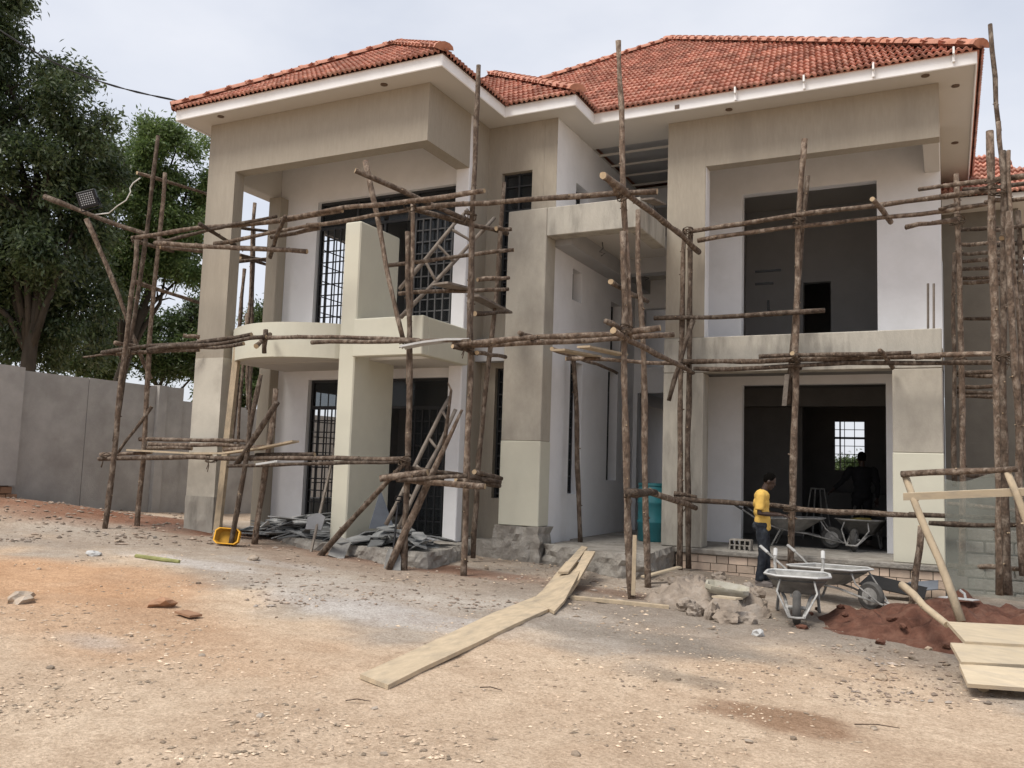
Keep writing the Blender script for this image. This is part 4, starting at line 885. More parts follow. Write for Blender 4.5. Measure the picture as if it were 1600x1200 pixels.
# stone wall behind the net
SW = empty('block_wall', (1.2, 15.6, 0), 'low wall of rough blocks behind the shade net', 'wall')
for r0 in range(6):
    for c0 in range(6):
        q = MB(); x0 = .12+c0*.40+(r0 % 2)*.15; q.box(x0, x0+.375, 15.5+random.uniform(0, .03), 15.8, -.1+r0*.19, -.1+r0*.19+.17, c=.015); q.build('block', rough, SW)

# ------------------------------------------------------------------ heaps, rubble, stones
def lump(name, c, rx, ry, h, m_, amp, label, cat, freq=1.6, n=70, rot=0, kind=None, ex=1.7):
    vs = []; fs = []; R0 = 20
    for i in range(R0+1):
        for j in range(n):
            a = 2*PI*j/n; t = i/R0; ca_, sa_ = math.cos(a+rot), math.sin(a+rot); wob = 1+float(fbm(math.cos(a)*1.5+c[0], math.sin(a)*1.5+c[1], 3))*.7
            x = c[0]+(math.cos(a)*rx*math.cos(rot)-math.sin(a)*ry*math.sin(rot))*t*wob; y = c[1]+(math.cos(a)*rx*math.sin(rot)+math.sin(a)*ry*math.cos(rot))*t*wob
            pr_ = (1-t**ex); z = float(gz(x, y))+h*pr_*(1+float(fbm(x*freq, y*freq))*1.2)+float(fbm(x*freq*4+3, y*freq*4, 4))*amp*min(1, pr_*4)-.02*t
            vs.append((x, y, z))
    for i in range(R0):
        for j in range(n): fs.append((i*n+j, i*n+(j+1) % n, (i+1)*n+(j+1) % n, (i+1)*n+j)[::-1])
    q = MB(); q.add(vs, fs); o = q.build(name, m_, loc=(c[0], c[1], float(gz(c[0], c[1])))); shade(o, 50); return tag(o, label, cat, kind=kind)
c1 = onZ(1480, 985, .1); lump('soil_heap', (c1.x+.25, c1.y+.35), 2.0, 1.45, .36, redsoil, .30, 'heap of loose red soil behind the fresh board platform on the right', 'soil heap')
c2 = onZ(1120, 950, .1); lump('rubble_mound', (c2.x, c2.y+.08), .76, .46, .25, mat('soil_caked_rubble', (.25, .205, .165), .97, .3, 8, 1.0, 20, stain=(.34, .30, .26), sscale=3, coords='P'), .24, 'mound of broken set concrete left of the wheelbarrows', 'rubble', 2.6, 70, ex=4)
def rock(name, p, s, m_, label=None, cat=None, group=None, flat=.6, sub=2):
    bm = bmesh.new(); bmesh.ops.create_icosphere(bm, subdivisions=sub, radius=1); o1 = random.uniform(0, 60)
    ax = (random.uniform(.7, 1.3), random.uniform(.7, 1.2), flat*random.uniform(.8, 1.2))
    for v in bm.verts:
        k = 1+float(fbm(v.co.x*1.9+o1, v.co.y*1.9+v.co.z*1.5+o1, 4))*1.7; v.co = Vector((v.co.x*ax[0], v.co.y*ax[1], v.co.z*ax[2]))*s*k
    me_ = bpy.data.meshes.new(name); bm.to_mesh(me_); bm.free(); me_.materials.append(m_); o = bpy.data.objects.new(name, me_); COL.objects.link(o)
    o.location = p; o.rotation_euler = (random.uniform(-.2, .2), random.uniform(-.2, .2), random.uniform(0, 6)); return tag(o, label, cat, group)
for px, py, s_ in ((1075, 925, .17), (1100, 945, .2), (1150, 955, .2), (1178, 950, .16), (1125, 930, .16), (1060, 940, .12), (1165, 930, .12), (1090, 920, .13), (1110, 962, .17), (1135, 968, .15), (1085, 957, .14), (1160, 968, .13), (1050, 925, .12), (1070, 950, .15), (1185, 960, .13), (1140, 948, .14), (1120, 915, .1), (1180, 935, .12), (1098, 932, .12)):
    p = G(px, py+6); rock('concrete_lump', p+Vector((0, .1, s_*.2+.15*max(0, (960-py)/45))), s_*.82, MATS['soil_caked_rubble'], 'jagged lump of set concrete at the front of the rubble mound', 'rubble', 'concrete lumps of the rubble mound', .8, 3)
for k_ in range(26):
    an = random.uniform(0, 2*PI); rr_2 = random.uniform(.5, 1.15); x = c1.x+.1+math.cos(an)*2.0*rr_2; y = c1.y+.3+math.sin(an)*1.3*rr_2; s_ = random.uniform(.03, .08)
    if y < c1.y+1.2: rock('soil_clod', Vector((x, y, float(gz(x, y))+s_*.3+max(0, .3*(1-rr_2**1.7)))), s_, redsoil, 'hard red clod at the edge of the red soil heap', 'clod', 'clods of the red soil heap', .6, 1)
STN = [(145, 868, .10, limewash, 'pale white-grey stone lying left of the green stick'), (252, 947, .11, orangebrick, 'curved broken clay tile piece on the sandy foreground'), (30, 940, .13, stonem, 'flat brown stone at the left edge of the yard'), (188, 847, .07, stonem, 'dark red stone in front of the leftmost scaffold pole'), (395, 875, .09, stonem, 'squarish pale stone right of the lime patch'), (1378, 1062, .06, stonem, 'brown stone on the sand below the red soil heap'), (1185, 993, .07, limewash, 'white stone on the grey dust in front of the front-facing wheelbarrow')]
for px, py, s_, m_, lb in STN: rock('stone', G(px, py)+Vector((0, 0, s_*.25)), s_, m_, lb, 'stone', 'stones in the yard', .55)
fb = G(297, 962); bd('tile_shard', 'thin broken tile shard lying on the sandy foreground', 'tile shard', [fb+Vector((-.12, 0, .04)), fb+Vector((.14, -.06, .03))], .14, .02, orangebrick)
for px, py, s_ in [(310, 912, .05), (437, 912, .05), (158, 917, .04), (640, 885, .05), (520, 913, .06), (612, 932, .04), (495, 948, .035), (470, 967, .035), (585, 1108, .04), (432, 965, .03), (395, 1150, .06), (495, 1110, .03), (755, 1080, .03), (405, 1120, .05), (240, 980, .04), (80, 1045, .05), (205, 995, .04), (316, 1025, .04), (255, 1090, .03), (1022, 1065, .05), (1060, 1063, .05), (1160, 960, .05), (1340, 1000, .04), (1310, 1010, .05), (1365, 1140, .04), (1050, 1140, .04), (1170, 1160, .04), (900, 1180, .05), (1240, 1155, .05), (730, 955, .03), (580, 930, .035), (1390, 1075, .035), (985, 1115, .03), (1410, 1095, .035), (860, 905, .05), (815, 920, .045), (760, 890, .07), (1450, 1015, .06), (1425, 1030, .07), (1400, 1020, .05), (1480, 1040, .06), (120, 870, .04), (60, 890, .05), (350, 905, .04), (980, 925, .05), (600, 1180, .04)]:
    rock('stone', G(px, py)+Vector((0, 0, s_*.15)), s_*.62, stonem, 'small loose brown stone lying on the bare earth yard', 'stone', 'small loose stones in the yard', .6, 1)
# gravel and grit: too many to count
N_ = 9000; P = []; tries = rng.random((N_*4, 3))
px_ = rng.uniform(-50, 1650, N_*3); py_ = 800+400*rng.random(N_*3)**1.3
V = []; Fq = []; base8 = [(1, 0, 0), (-1, 0, 0), (0, 1, 0), (0, -1, 0), (0, 0, 1), (0, 0, -1)]; f8 = [(0, 2, 4), (2, 1, 4), (1, 3, 4), (3, 0, 4), (2, 0, 5), (1, 2, 5), (3, 1, 5), (0, 3, 5)]
cnt = 0
for x, y in zip(px_, py_):
    if cnt >= N_: break
    d = ray(x, y)
    if d.z > -.02: continue
    p = CAM+d*((.15-CAM.z)/d.z)
    if p.y > 15 or p.x < -17: continue
    z = float(gbase(p.x, p.y)); p = CAM+d*((z-CAM.z)/d.z)
    cl = float(fbm(p.x*1.1+40, p.y*1.1))*2.2+float(fbm(p.x*.45+8, p.y*.45+3))*1.6
    if random.random() > .22+cl*1.3: continue
    s_ = (.004+.017*random.random()**4)*(1 if p.y < 9 else 1.5); a = random.uniform(0, PI); ca_, sa_ = math.cos(a), math.sin(a); ax = (random.uniform(.8, 2.2), random.uniform(.7, 1.2), random.uniform(.3, .7)); n0 = len(V); z = float(gz(p.x, p.y))
    for b in base8:
        j = random.uniform(.7, 1.2); xx = b[0]*ax[0]*s_*j; yy = b[1]*ax[1]*s_*j
        V.append((p.x+xx*ca_-yy*sa_, p.y+xx*sa_+yy*ca_, z+b[2]*ax[2]*s_*j+s_*.2))
    Fq += [tuple(n0+i for i in f) for f in f8]; cnt += 1
def debris(n_, x0, x1, y0, y1, s0, s1):
    for _ in range(n_):
        p = G(random.uniform(x0, x1), random.uniform(y0, y1)) if False else onZ(random.uniform(x0, x1), random.uniform(y0, y1), .3)
        z = float(gbase(p.x, p.y)); 
        if float(fbm(p.x*1.2+70, p.y*1.2)) < random.uniform(-.25, .12): continue
        s_ = s0+(s1-s0)*random.random()**3; a_ = random.uniform(0, PI); ca_, sa_ = math.cos(a_), math.sin(a_); ax = (random.uniform(.8, 1.8), random.uniform(.7, 1.2), random.uniform(.3, .65)); n0 = len(V); z = float(gz(p.x, p.y))
        for b_ in base8:
            j = random.uniform(.65, 1.25); xx = b_[0]*ax[0]*s_*j; yy = b_[1]*ax[1]*s_*j; V.append((p.x+xx*ca_-yy*sa_, p.y+xx*sa_+yy*ca_, z+b_[2]*ax[2]*s_*j+s_*.25))
        Fq.extend([tuple(n0+i for i in f) for f in f8])
q = MB(); q.v = V; q.f = Fq; q.mi = [0]*len(Fq); GV = q; V = []; Fq = []
debris(2400, -60, 340, 786, 862, .010, .055); debris(2200, 380, 1080, 850, 935, .008, .035); debris(600, 940, 1420, 930, 1030, .005, .02); debris(900, 1300, 1600, 920, 1040, .008, .035)
q = MB(); q.v = V; q.f = Fq; q.mi = [0]*len(Fq); db = q.build('soil_crumbs', mat('crumbs', (.26, .20, .155), .97, .35, 10, .3, 50, stain=(.30, .27, .24), sscale=2, island=.4, coords='P')); tag(db, 'brown soil crumbs and rubble bits along the foot of the house and wall', 'rubble', kind='stuff')
q = GV; gr = q.build('gravel', mat('grit', (.46, .365, .27), .95, .3, 12, .2, 60, stain=(.33, .24, .17), sscale=2, island=.55, coords='P')); tag(gr, 'small stones and grit scattered over the bare earth', 'gravel', kind='stuff')
# dry twigs
for px, py in ((990, 905), (1335, 1135), (750, 1077), (540, 1098)):
    a = G(px, py); an = random.uniform(-.6, .6); l_ = random.uniform(.12, .3); q = MB()
    q.tube([a+Vector((0, 0, .015)), a+Vector((math.cos(an)*l_*.5, math.sin(an)*l_*.5, .03)), a+Vector((math.cos(an)*l_, math.sin(an)*l_+.03, .012))], [.005, .0045, .003], 5)
    tag(q.build('twig', bark, loc=a), 'dry twig lying on the earth yard', 'twig', 'dry twigs in the yard')
# broken tile heaps
def slab(p, sx, sy, rot, label, group):
    k = random.randint(4, 6); an = sorted(random.uniform(0, 2*PI) for _ in range(k)); an = [2*PI*i/k+random.uniform(-.4, .4) for i in range(k)]
    poly = [(math.cos(a)*sx*random.uniform(.75, 1.15), math.sin(a)*sy*random.uniform(.75, 1.15)) for a in an]; q = MB(); q.prism(poly, 0, .018)
    o = q.build('broken_tile', slabm, loc=(0, 0, 0)); o.location = p; o.rotation_euler = rot; return tag(o, label, 'broken tile', group)
for i in range(130):
    u = random.random(); v = random.gauss(0, 1); hgt = .42*(1-abs(u-.5)*1.7)
    x = -11.0+u*2.0; y = 12.05+v*.22; z = .46+max(.02, hgt*(1-abs(v)*.35))*random.random()**.6
    slab((x, y, z), random.uniform(.22, .55), random.uniform(.06, .15), (random.gauss(-.1, .3), random.gauss(-.12, .18), random.gauss(.15, .35)), 'broken grey tile strip in the heap under the curved balcony', 'broken tiles under the curved balcony')
for i in range(46):
    u = random.random(); x = -8.5+u*1.35; y = 11.75+random.gauss(0, .25); z = .45+.30*random.random()**1.6*(1-abs(u-.5))
    slab((x, y, z), random.uniform(.14, .34), random.uniform(.12, .26), (random.gauss(0, .25), random.gauss(0, .2), random.gauss(0, 1)), 'broken grey tile sheet in the heap at the foot of the ladder', 'broken tiles at the ladder foot')
q = MB(); q.prism([(-.15, -.02), (.12, -.02), (.15, .2), (.04, .26), (-.15, .18)], 0, .025); o = q.build('tile_offcut', mat('white_tile_offcut', (.24, .24, .245), .6, .1, 6, .05, 30), loc=(0, 0, 0)); o.location = onY(492, 826, 11.3); o.rotation_euler = (1.25, 0, .3); tag(o, 'white faceted tile offcut propped on the heap beside the fin wall', 'tile offcut')
q = MB(); q.prism([(0, 0), (.42, 0), (.18, .62)], 0, .02); o = q.build('tile_offcut', corr, loc=(0, 0, 0)); o.location = onY(576, 826, 11.42); o.rotation_euler = (1.45, 0, .9); tag(o, 'dark triangular sheet leaning on the side of the fin wall', 'sheet')
q = MB(); q.prism([(0, 0), (.25, -.02), (.28, .3), (.06, .36)], 0, .02); o = q.build('crumpled_sheet', galv, loc=(0, 0, 0)); o.location = G(512, 870)+Vector((0, 0, .02)); o.rotation_euler = (1.0, .2, .5); tag(o, 'bent grey sheet scrap at the foot of the diagonal brace', 'scrap sheet')
# dark plastic sheets by the right plinth
for k, (px, py, rx, col_) in enumerate(((1395, 938, .5, blackp), (1440, 905, .28, corr), (1440, 938, .25, corr))):
    p = G(px, py); q = MB(); q.prism([(-rx, -.12), (rx*.8, -.16), (rx, .14), (-rx*.6, .2)], 0, .015); o = q.build('scrap_sheet', col_, loc=(0, 0, 0)); o.location = p+Vector((0, .1, .18 if k != 1 else .25)); o.rotation_euler = ((.5, .9, .3)[k], (.15, -.3, -.2)[k], (.3, .6, .1)[k])
    tag(o, ('black plastic sheet lying behind the side-on wheelbarrow wheel', 'blue-grey sheet standing behind the dark short post', 'pale grey sheet scrap below the blue-grey sheet')[k], 'scrap sheet')
p = onZ(1512, 937, .42); q = MB(); q.prism([(-.3, -.04), (.05, -.1), (.12, .02), (-.2, .1)], 0, .01); q.tube([(-.02, 0, .0), (-.03, .02, .06), (-.08, .02, .1)], .014, 6); o = q.build('trowel', limewash, loc=(0, 0, 0)); o.location = p; tag(o, 'white plastering float lying on the crest of the red soil heap', 'float')

# ------------------------------------------------------------------ builders' things
def wheelbarrow(loc, heading, scale, label, tilt=0, rimmat=limewash, white_grips=True):
    W = empty('wheelbarrow', loc, label, 'wheelbarrow', 'wheelbarrows'); W.rotation_euler = (0, tilt, heading); W.scale = (scale,)*3
    def B(q, nm, mm, par=W, sm=False): 
        if nm not in ('wheel', 'rim_disc'): q.v = [(x_, y_, z_*.76) for x_, y_, z_ in q.v]
        me_ = bpy.data.meshes.new(nm); me_.from_pydata(q.v, [], q.f)
        for z in (mm if isinstance(mm, list) else [mm]): me_.materials.append(z)
        if sm: me_.polygons.foreach_set('use_smooth', [True]*len(me_.polygons))
        o = bpy.data.objects.new(nm, me_); COL.objects.link(o); o.parent = par; 
        if sm: shade(o, 45)
        return o
    # forward = +x, wheel at x=.62
    top = [(-.42, -.27), (-.30, -.33), (.34, -.33), (.50, -.20), (.50, .20), (.34, .33), (-.30, .33), (-.42, .27)]; bot = [(-.22, -.15), (-.18, -.18), (.12, -.18), (.18, -.12), (.18, .12), (.12, .18), (-.18, .18), (-.22, .15)]
    q = MB(); K = 8; vs = [(x, y, .58+.04*(x > .3)) for x, y in top]+[(x, y, .34) for x, y in bot]+[(x*.97, y*.96, .575+.04*(x > .3)) for x, y in top]+[(x*.95, y*.95, .352) for x, y in bot]
    fs = [(j, K+j, K+(j+1) % K, (j+1) % K) for j in range(K)]+[tuple(K+j for j in range(K))]+[(2*K+j, 2*K+(j+1) % K, 3*K+(j+1) % K, 3*K+j) for j in range(K)]+[tuple(3*K+j for j in reversed(range(K)))]
    q.add(vs, fs); tray = B(q, 'tray', galv)
    q = MB(); ring = [(x*1.01, y*1.01, .585+.04*(x > .3)) for x, y in top]; q.tube(ring+[ring[0]], .017, 6, cap=False); B(q, 'rim', rimmat, tray, True)
    q = MB(); fill = [(x*.9, y*.9, .52+.03*(x > .3)) for x, y in top]; q.add(fill+[(0, 0, .535)], [(j, (j+1) % K, K) for j in range(K)]); B(q, 'cement_crust', limewash, tray)
    q = MB()
    for s_ in (-1, 1): q.tube([(-.84, s_*.27, .82), (-.64, s_*.27, .66), (-.42, s_*.24, .47), (.0, s_*.17, .33), (.25, s_*.13, .30), (.62, s_*.09, .19), (.84, s_*.07, .14)], .018, 8)
    q.tube([(.84, -.07, .14), (.87, 0, .14), (.84, .07, .14)], .018, 8); B(q, 'frame', pipe, W, True)
    for s_ in (-1, 1):
        q = MB(); q.tube([(-.88, s_*.27, .85), (-.75, s_*.27, .75)], .024, 8); B(q, 'handle_grip', limewash if white_grips else rubber, W, True)
        q = MB(); q.tube([(-.15, s_*.2, .36), (-.28, s_*.23, .02), (-.40, s_*.22, .0), (-.42, s_*.22, .40)], .016, 6); B(q, 'leg', pipe, W, True)
        q = MB(); q.tube([(.80, s_*.08, .15), (.55, s_*.2, .42), (.47, s_*.17, .58)], .011, 6); B(q, 'front_brace', pipe, W, True)
    q = MB()
    prof = [(.105, -.032), (.15, -.04), (.172, -.02), (.176, 0), (.172, .02), (.15, .04), (.105, .032)]; K2 = 20
    vs = [(.62+r*math.cos(a), y, .176+r*math.sin(a)) for a in np.linspace(0, 2*PI, K2, endpoint=False) for r, y in prof]; n = len(prof)
    q.add(vs, [(i*n+j, i*n+j+1, ((i+1) % K2)*n+j+1, ((i+1) % K2)*n+j) for i in range(K2) for j in range(n-1)]); wh = B(q, 'wheel', rubber, W, True)
    q = MB(); q.tube([(.62, -.03, .176), (.62, .03, .176)], .107, 18); q.tube([(.62, -.085, .176), (.62, .085, .176)], .02, 8); B(q, 'rim_disc', pipe, wh)
    return W
g1 = G(1246, 977); wheelbarrow((g1.x-.10, g1.y+.70, g1.z), -1.44, 1.12, 'lime-splashed wheelbarrow facing the camera in front of the plinth')
g2 = G(1345, 955); wheelbarrow((g2.x+.12-.62*1.1*math.cos(-.55), g2.y+.10-.62*1.1*math.sin(-.55), g2.z), -.55, 1.1, 'white-rimmed wheelbarrow standing side-on along the brick plinth', .0)
f3 = onZ(1285, 858, .5); wheelbarrow((f3.x-.55, 16.4, .5), .02, 1.1, 'rusty wheelbarrow parked side-on inside the terrace opening behind the worker', 0, pipe, False)
f4 = onZ(1337, 862, .5); wheelbarrow((f4.x+.05, 16.8, .5), -PI/2-.1, 1.12, 'loaded wheelbarrow facing out of the dark ground floor room', 0, pipe, False)
# cargo of the loaded barrow
def jerry(loc, rot, label, s_=1, m_=None, cut=False):
    q = MB(); q.box(-.16*s_, .16*s_, -.10*s_, .10*s_, 0, .34*s_, c=.04*s_); 
    J = q.build('jerrycan', m_ or palep, loc=(0, 0, 0)); J.location = loc; J.rotation_euler = rot; tag(J, label, 'jerrycan')
    q = MB(); q.tube([(-.1*s_, 0, .34*s_), (-.06*s_, 0, .39*s_), (.04*s_, 0, .39*s_), (.06*s_, 0, .34*s_)], .018*s_, 6); h = q.build('handle', m_ or palep, loc=(0, 0, 0)); h.parent = J
    q = MB(); q.tube([(.11*s_, 0, .33*s_), (.11*s_, 0, .38*s_)], .03*s_, 8); h = q.build('spout', m_ or palep, loc=(0, 0, 0)); h.parent = J
yc = mat('dusty_yellow_can', (.36, .29, .09), .7, .2, 9, .1, 30, coords='P')
jerry((f4.x-.05, 16.95, .93), (PI/2-.1, 0, .5), 'dusty yellow jerrycan lying in the loaded wheelbarrow', 1, yc)
# hollow block on the terrace
hp = onZ(1157, 860, .5); HB = empty('hollow_block', (hp.x, hp.y+.05, .5), 'hollow clay block with eight square holes on the terrace edge', 'block')
q = MB(); w_, h_, d_ = .33, .17, .22; cx = np.linspace(-w_/2, w_/2, 5); cz = np.linspace(0, h_, 3)
for x in cx: q.box(x-.009, x+.009, -d_/2, d_/2, 0, h_)
for z in cz: q.box(-w_/2, w_/2, -d_/2+.002, d_/2-.002, max(0, z-.009), z+.009)
o = q.build('body', rough, loc=(0, 0, 0)); o.parent = HB
# teal drum in the porch
dp = onZ(1011, 846, .5); q = MB(); prof = [(.0, 0), (.265, 0), (.285, .03), (.285, .28), (.297, .3), (.297, .33), (.285, .35), (.285, .6), (.297, .62), (.297, .65), (.285, .67), (.283, .86), (.27, .9), (.285, .91), (.285, .95), (.262, .95), (.255, .9), (.25, .3), (0, .3)]; K = 28
q.add([(r*math.cos(a), r*math.sin(a), z*1.1) for r, z in prof for a in np.linspace(0, 2*PI, K, endpoint=False)], [(i*K+j, i*K+(j+1) % K, (i+1)*K+(j+1) % K, (i+1)*K+j) for i in range(len(prof)-1) for j in range(K)])
o = q.build('water_drum', drum, loc=(0, 0, 0)); o.location = (dp.x+.05, dp.y+.2, .5); shade(o, 50); tag(o, 'teal plastic drum standing open in the entrance porch', 'drum')
# cut-open cans
def trough(loc, rot, sx, sy, h, m_, inner, label, nm='half_jerrycan'):
    q = MB(); def_ = lambda f, z: [(x*sx*f, y*sy*f, z) for x, y in ((-.5, -.32), (-.36, -.5), (.36, -.5), (.5, -.32), (.5, .32), (.36, .5), (-.36, .5), (-.5, .32))]
    K = 8; q.add(def_(.82, 0)+def_(1, h*.5)+def_(1, h)+def_(.9, h)+def_(.74, .02), [(i*K+j, i*K+(j+1) % K, (i+1)*K+(j+1) % K, (i+1)*K+j) for i in range(4) for j in range(K)]+[tuple(reversed(range(K))), tuple(4*K+j for j in range(K))], 0)
    q.mi = [0]*(2*K)+[0]*K+[1]*K+[0, 1]
    o = q.build(nm, [m_, inner], loc=(0, 0, 0)); o.location = loc; o.rotation_euler = rot; shade(o, 35); return tag(o, label, 'basin', 'cut-open jerrycans')
p = G(358, 852); trough(p+Vector((0, 0, .12)), (1.25, .03, .35), .42, .26, .13, yellowp, mat('dirty_yellow', (.40, .22, .03), .8, .2, 9, .1, 30, coords='P'), 'bright yellow cut-open jerrycan lying at the foot of the left scaffold')
p = onZ(1135, 922, .34); trough((p.x, p.y, .30), (.1, .12, .2), .52, .34, .10, palep, palep, 'cement-caked mixing basin on top of the rubble mound')
p = onZ(1137, 934, .34); q = MB(); q.prism([(-.16, -.05), (.12, -.08), (.18, .03), (-.1, .06)], 0, .02); o = q.build('wood_chip', newboard, loc=(0, 0, 0)); o.location = (p.x, p.y-.05, p.z); tag(o, 'pale wood offcut under the mixing basin', 'offcut')
# shovel
SH = empty('shovel', tuple(G(613, 888)), 'shovel with black shaft standing blade down at the left scaffold', 'shovel'); a = G(613, 890); a = Vector((a.x, a.y, a.z)); t_ = onY(622, 785, a.y+.25); m1 = onY(615, 858, a.y+.05)
q = MB(); q.tube([m1, t_], [.017, .015], 8); q.build('shaft', blackp, SH); q = MB(); q.tube([t_+Vector((-.06, 0, .03)), t_+Vector((-.06, 0, .09)), t_+Vector((.06, 0, .09)), t_+Vector((.06, 0, .03)), t_+Vector((-.06, 0, .03))], .012, 6); q.build('grip', blackp, SH)
q = MB(); vs = []
for v, wv, cv in ((0, .10, .0), (.3, .13, .02), (.75, .14, .02), (1, .15, .0)):
    c = m1.lerp(a, v)
    for u in (-1, -.4, .4, 1): vs.append(c+Vector((u*wv, -.03+.05*u*u-.03*v, 0)))
n0 = len(vs); vs += [Vector(v)+Vector((0, .006, 0)) for v in vs]
q.add(vs, [(i*4+j, i*4+j+1, (i+1)*4+j+1, (i+1)*4+j) for i in range(3) for j in range(3)]+[(n0+i*4+j, n0+(i+1)*4+j, n0+(i+1)*4+j+1, n0+i*4+j+1) for i in range(3) for j in range(3)]); q.build('blade', galv, SH)
# floodlight and its cable, service cable
fl = onY(138, 312, 10.25); FLd = empty('floodlight', tuple(fl), 'black floodlight clamped to the top left scaffold pole', 'floodlight'); FLd.rotation_euler = (.25, -.3, .5)
def loc_build(q, nm, m_, par): o = q.build(nm, m_, loc=(0, 0, 0)); o.parent = par; return o
q = MB(); q.box(-.17, .17, -.05, .05, -.14, .16, c=.01); loc_build(q, 'housing', blackp, FLd)
for i in range(6):
    for j in range(5): pass
q = MB(); 
for i in range(7):
    for j in range(6): q.box(-.125+i*.038, -.125+i*.038+.02, -.056, -.051, -.09+j*.038, -.09+j*.038+.02)
lo_ = loc_build(q, 'led_array', lampglass, FLd); lo_['kind'] = 'stuff'
q = MB(); q.tube([(-.18, 0, 0), (-.18, .02, -.18), (.18, .02, -.18), (.18, 0, 0)], .012, 6); loc_build(q, 'bracket', blackp, FLd)
q = MB(); pts = [onY(x, y, 10.4) for x, y in ((150, 335), (170, 333), (183, 322), (197, 313), (204, 300), (203, 294), (208, 286), (219, 278))]; q.tube(pts, .011, 6); tag(q.build('lamp_cable', cablew, loc=pts[0]), 'pale cable looping from the floodlight to a pole end', 'cable')
q = MB(); a = onY(281, 158, 11.4); b = pxd(-60, 5, 17); pts = [a.lerp(b, t)-Vector((0, 0, .35*math.sin(PI*t))) for t in np.linspace(0, 1, 22)]; u_ = (b-a).normalized().cross(Vector((0, 0, 1))).normalized()
for ph in (0, PI): q.tube([p+(u_*math.cos(i*1.3+ph)+Vector((0, 0, 1))*math.sin(i*1.3+ph))*.010 for i, p in enumerate(pts)], .011, 6)
tag(q.build('service_cable', blackp, loc=a), 'twisted black service cable running from the roof corner to the upper left', 'cable')
# step stool in the room, small porch wiring
q = MB(); st = onZ(1262, 790, .5); 

